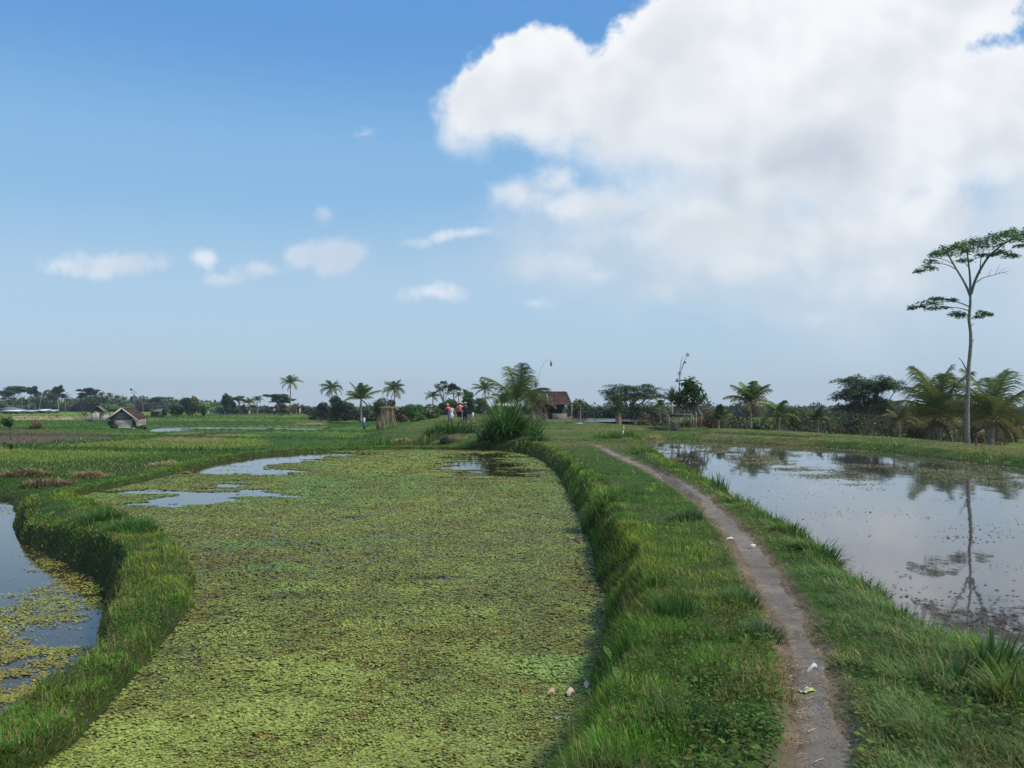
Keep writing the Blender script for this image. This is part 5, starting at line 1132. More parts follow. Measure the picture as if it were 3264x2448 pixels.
def small_hut():
    d = 126.0; px = 318; x = xd(px, d); z0 = lz(x, d) - 0.02; root = empty('farm_hut', (x, d, z0), 'smaller weathered hut with rusty ridge roof left behind the larger hut', 'hut', 'farm huts on the left fields', -math.atan2(x, d))
    rg = np.random.default_rng(601); s = d / F * math.cos(math.atan2(x, d)); base = HY + (CH - z0) / s
    def X(p): return (p - px) * s
    def Z(p): return (base - p) * s
    ze, za = Z(1316), Z(1296); w = TM(); c = (0.36, 0.35, 0.32)
    for a, b, e in (((X(291), 0), (X(331), 0), 1), ((X(331), 0), (X(347), 1.6), .75), ((X(347), 1.6), (X(347), 3), .75), ((X(291), 3), (X(291), 0), 1)):
        p0, p1 = np.array(a), np.array(b); n = max(3, int(np.linalg.norm(p1 - p0) / 0.2)); an = math.atan2(*(p1 - p0)[::-1])
        for i in range(n):
            m_ = p0 + (p1 - p0) * (i + .5) / n; w.box((m_[0], m_[1], ze * e / 2), (np.linalg.norm(p1 - p0) / n * 0.93, 0.04, ze * e * rg.uniform(.96, 1)), an, np.array(c) * rg.uniform(.7, 1.2))
    w.build('wall', M_WOOD, root)
    g = TM(); A, B, C_ = np.array([X(293), 0.03, ze]), np.array([X(331), 0.03, ze]), np.array([X(311), .03, za - .1]); t_ = np.array([0, .05, 0]); g.add([A, B, C_, A + t_, B + t_, C_ + t_], [(0, 1, 2), (3, 5, 4), (0, 3, 4), (0, 4, 1), (1, 4, 5), (1, 5, 2), (2, 5, 3), (2, 3, 0)], (0.10, 0.085, 0.07)); g.build('gable_panel', M_WOOD, root)
    wi = TM(); wi.box((X(321), -0.035, ze * 0.62), (X(323) - X(319), 0.03, ze * 0.45), 0, (0.03, 0.028, 0.025)); wi.build('window', M_WOOD, root)
    for p_, w_ in ((303, 11), (322, 9)):
        bb = TM(); bb.box((X(p_), -0.06, ze), (w_ * s, 0.04, 0.11), 0.0, (0.55, 0.53, 0.5)); bb.build('board', M_WOOD, root)
    r = TM(); RL, RR = np.array([X(311), -.3, za]), np.array([X(326), 3.0, za]); ER0, ER1 = np.array([X(335), -.35, ze - .1]), np.array([X(351), 3.2, ze - .05]); EL0, EL1 = np.array([X(288), -.35, ze - .05]), np.array([X(300), 3.2, ze])
    tile_slope(r, (RL, RR, ER1, ER0), 6, (0.11, 0.065, 0.055), rg); tile_slope(r, (RR, RL, EL0, EL1), 6, (0.10, 0.08, 0.07), rg); ro = r.build('roof', M_TILE, root)
    for f in (0.05, 0.4):
        p = TM(); a = RL + (RR - RL) * f + (0, 0, .07); b = ER0 + (ER1 - ER0) * f + (0, 0, .07); p.tube([a, b], 0.05, 6, (0.42, 0.40, 0.37)); p.build('roof_batten', M_WOOD, ro)
small_hut()

def field_shed(px0, px1, top, d, label, colr, post=True, dark=True):
    x = xd((px0 + px1) / 2, d); z0 = lz(x, d); root = empty('field_shed', (x, d, z0), label, 'shed'); w = (px1 - px0) / F * d; H = max(0.9, zat(top, d) - z0)
    r = TM(); r.slab([(-w / 2, 2.5, H), (-w / 2, -1.5, H * 0.72), (w / 2, -1.5, H * 0.70), (w / 2, 2.5, H * 0.97)][::1], 0.10, colr); r.build('roof', M_PAPER, root)
    b = TM(); b.box((0, 0.4, H * 0.33), (w * 0.94, 3.2, H * 0.66), 0, (0.08, 0.07, 0.06)); b.build('wall', M_WOOD, root)
field_shed(12, 70, 1306, 235, 'low field shed with white sheet roof at the far left', (0.75, 0.77, 0.78))
field_shed(72, 112, 1307, 240, 'low shed under a pale grey sheet beside the white-roofed shed', (0.48, 0.52, 0.54))
field_shed(118, 153, 1304, 245, 'small bright white-roofed shed right of the pale poles', (0.8, 0.81, 0.8))
field_shed(158, 176, 1306, 250, 'tiny white-roofed shed at the right end of the row', (0.7, 0.72, 0.72))
field_shed(488, 518, 1303, 175, 'dark open thatch shelter at the edge of the yellow field', (0.14, 0.13, 0.11))

def far_house():
    d = 262.0; x = xd(22, d); z0 = lz(x, d); root = empty('house', (x, d, z0), 'grey hip-roofed house behind the white sheds at the far left', 'house'); w = 5.5; H = zat(1306, d) - z0
    b = TM(); b.box((0, 2, H * .5), (w * 0.9, 5, H), 0, (0.32, 0.28, 0.25)); b.build('wall', M_WOOD, root)
    r = TM(); zt = zat(1298, d) - z0; a = [np.array(p) for p in ((-w * .6, -1, H), (w * .6, -1, H), (w * .6, 5, H), (-w * .6, 5, H))]; t0, t1 = np.array((-w * .2, 2, zt)), np.array((w * .2, 2, zt))
    r.add(a + [t0, t1], [(0, 1, 5), (0, 5, 4), (1, 2, 5), (2, 3, 4), (2, 4, 5), (3, 0, 4), (0, 2, 1), (0, 3, 2)], (0.17, 0.185, 0.20)); r.build('roof', M_TILE, root)
    k_ = TM(); k_.box((-0.8, -0.53, H * .5), (0.8, 0.05, H * .5), 0, (0.05, 0.05, 0.05)); k_.build('window', M_WOOD, root)
far_house()

def pavilion():
    d = 88.0; px = 1790; x = xd(px, d); z0 = lz(x, d) - 0.03; root = empty('pavilion', (x, d, z0), 'open field pavilion with red-brown tiled roof on posts, right of the large palm', 'pavilion')
    rg = np.random.default_rng(610); s = d / F; base = HY + (CH - z0) / s
    def X(p): return (p - px) * s
    def Z(p): return (base - p) * s
    ze, za = Z(1289.5), Z(1250); dep = 4.4; hipL = 1695
    r = TM(); red = (0.105, 0.062, 0.050)
    RL, RR = np.array([X(1700), 1.8, za]), np.array([X(1808), 1.8, za]); EL, ER = np.array([X(1688), -0.4, ze]), np.array([X(1821), -0.4, ze]); BL, BR = np.array([X(1688), 4.2, ze]), np.array([X(1821), 4.2, ze])
    m0, m1 = RL + (RR - RL) * .385, EL + (ER - EL) * .455
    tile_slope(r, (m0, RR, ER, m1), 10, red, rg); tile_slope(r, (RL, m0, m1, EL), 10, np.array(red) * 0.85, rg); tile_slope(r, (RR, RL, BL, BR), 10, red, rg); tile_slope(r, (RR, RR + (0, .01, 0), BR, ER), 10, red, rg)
    ro = r.build('roof', M_TILE, root); c = TM()
    n = 26
    for i in range(n):
        a = RL + (RR - RL) * ((i + .5) / n); c.box(a + (0, 0, .05), ((RR - RL)[0] / n * .9, .16, .13), 0, np.array([0.20, 0.11, 0.09]) * rg.uniform(.6, 1.3))
    c.build('ridge_cap', M_TILE, ro); c = TM(); c.tube([m0 + (0, -.03, .06), m1 + (0, -.03, .06)], .07, 7, (0.40, 0.33, 0.28)); c.build('hip_cap', M_TILE, ro); c = TM()
    for i in range(9):
        f = (i + .5) / 9; c.box(RR + (ER - RR) * f + (0.02, 0, .05), (.14, .2, .1), 0, np.array([0.16, 0.10, 0.085]) * rg.uniform(.6, 1.3))
    c.build('hip_cap', M_TILE, ro)
    for p_, y_ in ((1726, 0), (1799, 0), (1745, 0.9), (1726, 3.6), (1799, 3.6)):
        q_ = TM(); q_.box((X(p_), y_, ze / 2), (.11, .11, ze), 0, (0.36, 0.33, 0.28)); q_.build('post', M_WOOD, root)
    b = TM(); b.tube([(X(1821), -0.3, Z(1345)), (X(1822.5), -0.3, ze + 0.05)], .035, 6, (0.44, 0.42, 0.30)); b.build('bamboo_prop', M_WOOD, root)
    w = TM(); w.box((X(1783), -0.15, Z(1318) / 2 - .15), (X(1806) - X(1758), .06, Z(1318) + .3), 0, (0.22, 0.19, 0.165)); w.build('front_panel', M_WOOD, root)
    w = TM(); w.box((X(1765), 3.7, ze * .5), (X(1803) - X(1722), .06, ze), 0, (0.045, 0.05, 0.055)); w.box((X(1724), 1.9, ze * .5), (.06, 3.5, ze), 0, (0.05, 0.05, 0.05)); w.build('back_panel', M_WOOD, root)
    t = TM(); t.slab([(X(1738), -.1, ze * .98), (X(1795), -.1, ze * .98), (X(1790), .3, ze * .55), (X(1755), .3, ze * .6)], .03, (0.02, 0.03, 0.04)); t.build('hanging_tarp', M_CLOTH, root)
    k_ = TM(); k_.box((X(1738), .5, .35), (.9, .8, .7), .2, (0.10, 0.085, 0.07)); k_.build('bench', M_WOOD, root)
    br = TM(); br.tube([(X(1799), -.05, ze * .62), (X(1807), -.15, ze * .97)], .04, 5, (0.40, 0.37, 0.32)); br.build('brace', M_WOOD, root)
pavilion()

def junk(name, label, cat, px, py_, z, parts, mat=M_WOOD):
    x, y = at(px, py_, z); tm = TM()
    for p in parts: tm.tube(*p)
    o = tm.build(name, mat); o.location = (x, y, lz(x, y)); tag(o, label, cat)
junk('bamboo_pole', 'pale bamboo lying on the ground right of the pavilion', 'pole', 1842, 1352, 0.1, [([(-.3, 0, .04), (.35, -.1, .06)], .06, 6, (0.5, 0.48, 0.42))])
junk('stick_pile', 'heap of crossed sticks at the foot of the bamboo prop', 'sticks', 1820, 1350, 0.1, [([(-.4, 0, .05), (.5, .1, .35)], .03, 5, (0.2, 0.15, 0.1)), ([(.2, 0, .0), (-.1, .1, .6)], .03, 5, (0.3, 0.25, 0.15)), ([(.4, 0, .0), (.2, .1, .5)], .025, 5, (0.25, 0.2, 0.12))])

# dry shrub with pale roots left of the pavilion
def root_shrub():
    d = 74.0; x = xd(1708, d); root, z0 = tree_root('dry_shrub', x, d, 'tangled brown shrub on pale leaning stems left of the pavilion', 'shrub'); rg = np.random.default_rng(620); tt = TM()
    for i in range(16):
        a = rg.uniform(-1.1, 1.3); tt.tube([(a, rg.uniform(-.3, .3), -.05), (a * .6 + rg.uniform(-.3, .3), 0, .8), (rg.uniform(-.9, .6), 0, 1.6)], [.04, .03, .015], 5, np.array([0.34, 0.29, 0.20]) * rg.uniform(.7, 1.2))
    tt.build('trunk', M_BARK, root); tm = TM(); n = 1500
    P_ = np.stack([rg.normal(-.15, .75, n), rg.normal(0, .5, n), 1.55 + rg.normal(0, .42, n)], 1); P_ = P_[P_[:, 2] > .6]; n = len(P_)
    blades(tm, P_, rg.uniform(.25, .6, n), .05, rg.uniform(0, 6.28, n), rg.uniform(.1, 1.4, n), rg.uniform(.3, 1.5, n), np.where(rg.random((n, 1)) < .5, [[0.15, 0.10, 0.045]], [[0.07, 0.09, 0.03]]) * rg.uniform(.5, 1.4, (n, 1)), 2)
    tm.build('crown', M_LEAF, root)
root_shrub()

# straw hung on a rack, straw heaps
def straw_rack():
    d = 76.0; x = xd(1236, d); z0 = lz(x, d); root = empty('straw_rack', (x, d, z0), 'rack draped with long pale straw standing beside the olive pollard tree', 'straw rack'); rg = np.random.default_rng(630); s = d / F; W, H = 36 * s, (zat(1293, d) - z0)
    f = TM(); 
    for a in (-.5, .5):
        for b in (-.25, .25): f.tube([(a * W * .95, b, -.1), (a * W * .9, b, H * .93)], .04, 6, (0.32, 0.25, 0.15))
    f.tube([(-W * .48, 0, H * .93), (W * .48, 0, H * .93)], .035, 6, (0.32, 0.25, 0.15)); f.build('frame', M_WOOD, root)
    t = TM(); n = 190; a = rg.uniform(-.5, .5, n); top = H * (1 - .35 * np.abs(a) ** 2.2 * 2)
    strands = rg.random(n) < .8
    P_ = np.stack([a * W, rg.normal(0, .14, n) - .1, top], 1)
    blades(t, P_, H * rg.uniform(.5, 1.02, n), .05, rg.uniform(0, 6.28, n), np.full(n, 2.75) + rg.uniform(-.15, .25, n), rg.uniform(0, .2, n), np.array([0.42, 0.35, 0.22])[None] * rg.uniform(.45, 1.25, (n, 1)), 3, tipcol=.9)
    n = 260; blades(t, np.stack([rg.uniform(-.45, .45, n) * W, rg.normal(0, .16, n), np.full(n, H * .93)], 1), rg.uniform(.3, .6, n), .045, rg.uniform(0, 6.28, n), 1.0, 1.6, np.array([0.48, 0.38, 0.22])[None] * rg.uniform(.5, 1.2, (n, 1)), 3)
    t.build('straw', M_STRAW, root)
straw_rack()
def straw_heap(vx, vy, w, h, label, z=Z_FIELD, col=(0.25, 0.19, 0.095), seed=1):
    rg = np.random.default_rng(seed); x, y = atv(vx, vy, z); z0 = lz(x, y); tm = TM(); tm.ball((0, 0, 0), (w * .42, w * .28, h * .62), np.array(col) * .5, 14, 8); n = int(500 + 500 * w)
    a = rg.uniform(0, 6.28, n); q_ = np.sqrt(rg.uniform(0, 1, n)); P_ = np.stack([np.cos(a) * q_ * w / 2, np.sin(a) * q_ * w / 3, h * .8 * (1 - q_ ** 2) + .01], 1)
    blades(tm, P_, rg.uniform(.10, .38, n), np.maximum(.010, .9 * y / 867), rg.uniform(0, 6.28, n), rg.uniform(.9, 1.7, n), rg.uniform(0, .8, n), np.array(col)[None] * rg.uniform(.5, 1.4, (n, 1)), 2); o = tm.build('straw_heap', M_STRAW); o.location = (x, y, z0); tag(o, label, 'straw heap')
straw_heap(55, 1030, 1.7, .24, 'largest reddish straw heap at the left edge of the near field', seed=641)
straw_heap(195, 1032, 1.2, .16, 'thin pale straw heap right of the largest heap', seed=642, col=(0.36, 0.28, 0.15))
straw_heap(370, 1008, 1.9, .18, 'long low straw heap on the field bund nearest the pond', seed=643, col=(0.38, 0.30, 0.16))
straw_heap(110, 1053, 1.5, .12, 'loose straw scattered on the dark mud by the left pond', seed=644, col=(0.24, 0.17, 0.10))
straw_heap(872, 963, 1.3, .22, 'small tan straw heap on the far bank of the middle pond', z=-.6, seed=645, col=(0.40, 0.29, 0.17))
def mound():
    d = 43.5; x = xd(1455, d); z0 = lz(x, d); tm = TM(); tm.ball((0, 0, 0), (.85, .6, .32), (0.11, 0.105, 0.055), 28, 14); V = tm.V[0]; V += (fbm(V[:, 0] * 3 + 9, V[:, 1] * 3 + V[:, 2] * 2 + 9, 1, 3, 3)[:, None] - .5) * .22
    n = 260; rg = np.random.default_rng(646); a = rg.uniform(0, 6.28, n); q_ = rg.uniform(0, 1, n) ** .5; P_ = np.stack([np.cos(a) * q_ * .95, np.sin(a) * q_ * .6, .32 * np.sqrt(1 - q_ ** 2)], 1); blades(tm, P_, rg.uniform(.06, .16, n), .035, a, .8, 1.0, np.array([0.13, 0.14, 0.045])[None] * rg.uniform(.5, 1.4, (n, 1)), 2)
    o = tm.build('earth_mound', M_GROUND, smooth_=False); o.location = (x, d, z0 - .05); tag(o, 'brown earth mound on the bank in front of the walkers', 'mound')
mound()

# ------------------------------------------------------------------ poles, bamboo offerings and the wind toy
def penjor(px, py_top, d, base_px, label, pts, name='bamboo_pole', hang=(), r0=.05):
    x = xd(base_px, d); z0 = lz(x, d); root = empty(name, (x, d, z0), label, 'bamboo pole')
    def P(a, b): return np.array([xd(a, d) - x, 0, zat(b, d) - z0])
    t = TM(); q_ = chaik(np.array([P(*p) for p in pts]), 3); t.tube(q_, np.linspace(r0, r0 * .3, len(q_)), 6, (0.42, 0.40, 0.33)); t.build('pole', M_WOOD, root)
    for (a, b, r, kind) in hang:
        h = TM(); c = P(a, b); 
        if kind == 'bell':
            n = 16
            for i in range(n):
                th = 6.283 * i / n; h.add([c + (0, 0, r), c + (math.cos(th) * r, math.sin(th) * r, -r * .7), c + (math.cos(th + .34) * r, math.sin(th + .34) * r, -r * .7)], [(0, 1, 2)], (0.13, 0.14, 0.15))
            h.ball(c + (0, 0, r * .2), r * .35, (0.2, 0.2, 0.2), 7, 5); nm = 'woven_bell'
        elif kind == 'star':
            for i in range(9):
                th = 6.283 * i / 9; h.tube([c, c + np.array([math.cos(th), .3 * math.sin(th * 2), math.sin(th)]) * r], [.02, .008], 4, (0.28, 0.26, 0.24))
            nm = 'palm_leaf_star'
        else: h.ball(c, (r * .55, r * .55, r), (0.12, 0.12, 0.12), 7, 5); nm = 'hanging_tassel'
        h.build(nm, M_STRAW, root)
penjor(2192, 1130, 59.0, 2163, 'slanting decorated bamboo pole rising above the platform trees', [(2163, 1375), (2165, 1230), (2167, 1200), (2170, 1180), (2182, 1150), (2192, 1130)],
       hang=[(2192, 1131, .20, 'star'), (2183, 1154, .13, 'bell'), (2179, 1163, .05, 't'), (2175, 1171, .06, 't'), (2171, 1180, .06, 't'), (2166, 1190, .20, 'star'), (2159, 1212, .16, 'bell')])
def extra():
    d = 59.0; root = empty('bamboo_pole', (xd(2166, d), d + .3, lz(xd(2166, d), d)), 'thin bare bamboo whip behind the slanting decorated pole', 'bamboo pole'); t = TM(); x = xd(2166, d); z0 = root.location.z
    q_ = chaik(np.array([(0, 0, 0), (xd(2168, d) - x, 0, zat(1190, d) - z0), (xd(2174, d) - x, 0, zat(1150, d) - z0), (xd(2181, d) - x, 0, zat(1130, d) - z0)]), 2); t.tube(q_, np.linspace(.04, .008, len(q_)), 5, (0.38, 0.36, 0.30)); t.build('pole', M_WOOD, root)
extra()
penjor(1757, 1150, 84.0, 1708, 'curved bamboo pole beside the pavilion with a dangling ornament', [(1708, 1335), (1710, 1245), (1716, 1205), (1726, 1170), (1741, 1148), (1753, 1146), (1757, 1153)], r0=.028, hang=[(1756.5, 1161, .20, 't'), (1756, 1153, .10, 'star')])
penjor(1707, 1222, 86.0, 1705, 'short upright pole with a dark cloth strip behind the pavilion palms', [(1705, 1335), (1706, 1260), (1707, 1222)], name='flag_pole', hang=[(1707.5, 1226, .30, 't')])
penjor(1233, 1255, 80.0, 1232, 'pale upright bamboo stake behind the straw rack', [(1232, 1340), (1233, 1290), (1232.5, 1253)], name='stake')
for a, b, c, lab in ((92, 1252, 1312, 'tallest thin pale pole by the field sheds'), (112, 1284, 1312, 'short pale pole right of the tallest thin pole'), (129, 1256, 1308, 'leaning thin pole right of the field sheds'), (70, 1266, 1310, 'thin dark pole behind the white-roofed shed')):
    penjor(a, b, 232.0, a - (4 if 'leaning' in lab else 0), lab, [(a - (4 if 'leaning' in lab else 0), c), (a, (b + c) / 2), (a + (1.5 if 'leaning' in lab else 0), b)], name='pole')
def wind_toy():
    d = 150.0; x = xd(427.5, d); z0 = lz(x, d); root = empty('wind_toy', (x, d, z0), 'wind-driven bird scarer on a tall pole rising behind the big hut', 'bird scarer'); s = d / F
    def P(a, b): return np.array([xd(a, d) - x, 0, zat(b, d) - z0])
    t = TM(); t.tube([P(427.5, 1330), P(427.5, 1255)], [.06, .045], 6, (0.2, 0.2, 0.22)); t.build('pole', M_WOOD, root)
    t = TM(); q_ = [P(421, 1244), P(435, 1246), P(434.5, 1254), P(420.5, 1252)]
    for i in range(4): t.tube([q_[i], q_[(i + 1) % 4]], .045, 5, (0.42, 0.45, 0.5))
    t.tube([P(425, 1245), P(425, 1253)], .03, 5, (0.4, 0.42, 0.45)); t.tube([P(430, 1245), P(430, 1253)], .03, 5, (0.4, 0.42, 0.45)); t.build('frame', M_WOOD, root)
    t = TM(); c = P(418, 1241.5); t.box(c, (.34, .05, .30), 0, (0.02, 0.025, 0.04), tilt=(.5, 'Y')); t.build('vane', M_CLOTH, root); t = TM(); t.tube([P(421, 1244), c], .025, 5, (.2, .2, .2)); t.build('arm', M_WOOD, root)
wind_toy()
def scarecrow_flag():
    d = 40.0; x = xd(1986, d); z0 = lz(x, d); root = empty('flag_stick', (x, d, z0), 'thin stick with small white plastic strips beside the path clump', 'marker'); t = TM(); t.tube([(0, 0, 0), (.03, 0, .55)], .012, 5, (0.4, 0.36, 0.28)); t.build('stick', M_WOOD, root)
    t = TM(); rg = np.random.default_rng(650)
    for a, b, c in ((.02, .5, .10), (-.01, .30, .16)): t.slab([(a - .02, -.02, b), (a + .03, -.03, b + .02), (a + .02, -.06, b - c), (a - .03, -.05, b - c)], .004, (0.62, 0.65, 0.58))
    t.build('plastic_strip', M_PAPER, root)
scarecrow_flag()
def spout():
    d = 26.5; x = xd(3110, 33.0); d = 33.0; z0 = lz(x, d) + .0; tm = TM(); tm.tube([(0, 0, -.05), (.03, 0, .18), (0, 0, .36), (.30, -.05, .58)], [.022, .02, .02, .03], 7, (0.17, 0.14, 0.10)); tm.tube([(-.12, 0, .40), (.28, -.05, .62)], [.02, .03], 6, (0.2, 0.16, 0.12)); o = tm.build('broken_branch', M_WOOD); o.location = (x, d, z0); tag(o, 'pale forked broken branch standing on the far bank near the tall tree', 'branch')
spout()

# ------------------------------------------------------------------ litter
def ground_pt(vx, vy, z=-.03):
    x, y = atv(vx, vy, z)
    for _ in range(4): x, y = atv(vx, vy, lz(x, y))
    return x, y, lz(x, y)
def packet():
    x, y, z = ground_pt(1743, 1497); root = empty('packet', (x, y, z + .012), 'flattened yellow and white packet lying on the path', 'packet', rz=.55); n = 8; t = TM(); V = []; T = []; C = []
    for i in range(n):
        for j in range(5):
            u, v = i / (n - 1) - .5, j / 4 - .5; V.append((u * .085, v * .055, .004 + .008 * math.sin(u * 5) * (v + .5) + .004 * math.sin(v * 9 + u * 4)))
            C.append((0.62, 0.60, 0.06) if v < -.1 else ((0.66, 0.68, 0.50) if v < .35 else (0.70, 0.73, 0.76)))
    for i in range(n - 1):
        for j in range(4): a = i * 5 + j; T += [(a, a + 5, a + 6), (a, a + 6, a + 1)]
    V2 = [(a, b, c - .002) for a, b, c in V]; m = len(V); t.add(V + V2, T + [(c + m, b + m, a + m) for a, b, c in T], C + C); t.build('wrapper', M_PAPER, root, smooth_=True); s = TM(); s.slab([(-.028, -.002, .0125), (.030, -.002, .0125), (.030, .008, .0135), (-.028, .008, .0135)], .003, (0.30, 0.33, 0.30)); s.build('printed_band', M_PAPER, root)
packet()
def scrap(vx, vy, w, l, rot, label, name='paper_scrap', col=(0.62, 0.62, 0.58), curl=.02, seed=1, z=-.03, zf=None, cat='litter', group=None):
    rg = np.random.default_rng(seed)
    if zf is None: x, y, zz = ground_pt(vx, vy, z)
    else: (x, y), zz = atv(vx, vy, zf), zf
    V = []; T = []; n, m = 7, 4
    for i in range(n):
        for j in range(m):
            u, v = i / (n - 1) - .5, j / (m - 1) - .5; V.append((u * l + rg.normal(0, l * .02), v * w * (1 - .5 * abs(u)) + rg.normal(0, w * .04) + math.sin(u * 5) * w * .3, .008 + curl * (math.sin(u * 4 + 1) * .5 + .5) + curl * v * .8))
    for i in range(n - 1):
        for j in range(m - 1): a = i * m + j; T += [(a, a + m, a + m + 1), (a, a + m + 1, a + 1)]
    k_ = len(V); tm = TM(); tm.add(V + [(a, b, c - .003) for a, b, c in V], T + [(c + k_, b + k_, a + k_) for a, b, c in T], col); o = tm.build(name, M_PAPER, smooth_=True); o.location = (x, y, zz + .004); o.rotation_euler = (0, 0, rot); tag(o, label, cat, group)
scrap(1757, 1447, .014, .045, .1, 'whitish crumpled scrap across the path above the yellow packet', seed=1)
scrap(1774, 1453, .008, .035, -1.0, 'narrow white strip at the right end of the scraps on the path', seed=2)
scrap(1748, 1456, .007, .04, .5, 'thin grey sliver at the left end of the scraps on the path', seed=3, col=(0.35, 0.35, 0.33))
scrap(1577, 1168, .032, .078, .0, 'flat white wrapper on the path beyond the white cup', seed=4, col=(0.66, 0.66, 0.64), curl=.014)
for i, (vx, vy, w_, l_, c, lab) in enumerate([(1190, 1501, .025, .055, (0.50, 0.34, 0.22), 'dull curled petal floating leftmost in the cluster by the bank'), (1232, 1501, .045, .06, (0.62, 0.50, 0.36), 'round pinkish petal floating near the bank'), (1268, 1484, .045, .055, (0.66, 0.56, 0.36), 'cream petal floating highest in the cluster by the bank'),
        (1274, 1500, .018, .05, (0.60, 0.55, 0.35), 'thin cream petal floating below the highest one'), (1296, 1500, .012, .05, (0.55, 0.50, 0.35), 'sliver of petal floating rightmost against the bank')]):
    scrap(vx, vy, w_, l_, .3 * i, lab, 'petal', c, .025, 10 + i, zf=Z_MAIN + .015, cat='petal', group='petals floating by the near bank')
def cup():
    x, y, z = ground_pt(1624, 1187); root = empty('paper_cup', (x, y, z + .01), 'crushed white cup lying on the right edge of the path', 'cup', rz=.4); t = TM(); V = []; T = []; n = 18
    for i in range(n):
        a = 6.283 * i / n
        for r_, h in ((.040, .012), (.050, .040), (.052, .046), (.046, .040), (.036, .016)):
            V.append((math.cos(a) * r_ * 1.1 + h * .3, math.sin(a) * r_ * .8, h * (1 + .25 * math.cos(a)) + .004 * math.sin(3 * a)))
    for i in range(n):
        for j in range(4): a, b = i * 5 + j, ((i + 1) % n) * 5 + j; T += [(a, b, b + 1), (a, b + 1, a + 1)]
    root.scale = (.72, .72, .72); t.add(V, T, (0.62, 0.62, 0.46)); t.build('cup_body', M_PAPER, root, smooth_=True); t = TM(); t.ball((.035, .022, .045), (.048, .034, .020), (0.70, 0.71, 0.66), 14, 8); t.build('folded_lid', M_PAPER, root, smooth_=True)
cup()
def blossoms():
    x, y, z = ground_pt(1222, 1609, Z_MAIN); root = empty('blue_flowers', (x, y, Z_MAIN + .02), 'tiny pale blue flowers at the pond edge near the bottom', 'flowers'); rg = np.random.default_rng(660)
    for i, (dx, dy) in enumerate([(-.06, .0), (-.04, .01), (.02, .012), (.06, -.02), (-.055, .015), (.0, .0), (.065, -.012)]):
        t = TM(); c = np.array([dx, dy, .01 + rg.uniform(0, .02)])
        for k_ in range(5):
            a = k_ * 1.257; t.add([c, c + (math.cos(a - .5) * .006, math.sin(a - .5) * .006, .002), c + (math.cos(a) * .010, math.sin(a) * .010, .003), c + (math.cos(a + .5) * .006, math.sin(a + .5) * .006, .002)], [(0, 1, 2), (0, 2, 3)], (0.50, 0.52, 0.72))
        t.build('blossom', M_PAPER, root)
blossoms()
def twigs():
    """dry straws and twigs dropped on the path"""
    rg = np.random.default_rng(661); t = TM(); n = 0
    while n < 520:
        i = rg.integers(0, len(PATHS) - 1); f = rg.random(); p = PATHS[i] * (1 - f) + PATHS[i + 1] * f
        if p[1] < 2.5 or p[1] > 14: continue
        side = rg.choice([-1, 1], p=[.65, .35]); x, y = p[0] + side * p[2] * rg.uniform(.2, 1.15) , p[1]; z = lz(x, y) + .022 if abs(x - p[0]) < p[2] * .8 else lz(x, y) + .03; a = rg.uniform(0, 3.14); l = rg.uniform(.012, .07); dv = np.array([math.cos(a) * l, math.sin(a) * l, 0])
        r_ = rg.uniform(.0010, .0022); t.tube([(x, y, z), np.array([x, y, z]) + dv * .5 + (0, 0, .004), np.array([x, y, z]) + dv + rg.normal(0, .004, 3) * (1, 1, .3)], r_, 4, np.array([0.36, 0.28, 0.18]) * rg.uniform(.6, 1.5), cap=False); n += 1
    o = t.build('straw_litter', M_STRAW); tag(o, 'bits of dry straw and twigs strewn over the path', 'straw litter', kind='stuff')
twigs()

# ------------------------------------------------------------------ people
def loft(tm, rings, C, n=12, cap=True):
    """rings: (centre, rx, ry) joined into one tube of cloth"""
    V = []; T = []
    for c, rx, ry in rings:
        for i in range(n):
            a = 6.2832 * i / n; V.append((c[0] + math.cos(a) * rx, c[1] + math.sin(a) * ry, c[2]))
    for k_ in range(len(rings) - 1):
        for i in range(n):
            a, b = k_ * n + i, k_ * n + (i + 1) % n; T += [(a, b, b + n), (a, b + n, a + n)]
    if cap:
        for base, fl in ((0, 1), ((len(rings) - 1) * n, 0)):
            for j in range(1, n - 1): T.append((base, base + j + 1, base + j) if fl else (base, base + j, base + j + 1))
    tm.add(V, T, C)

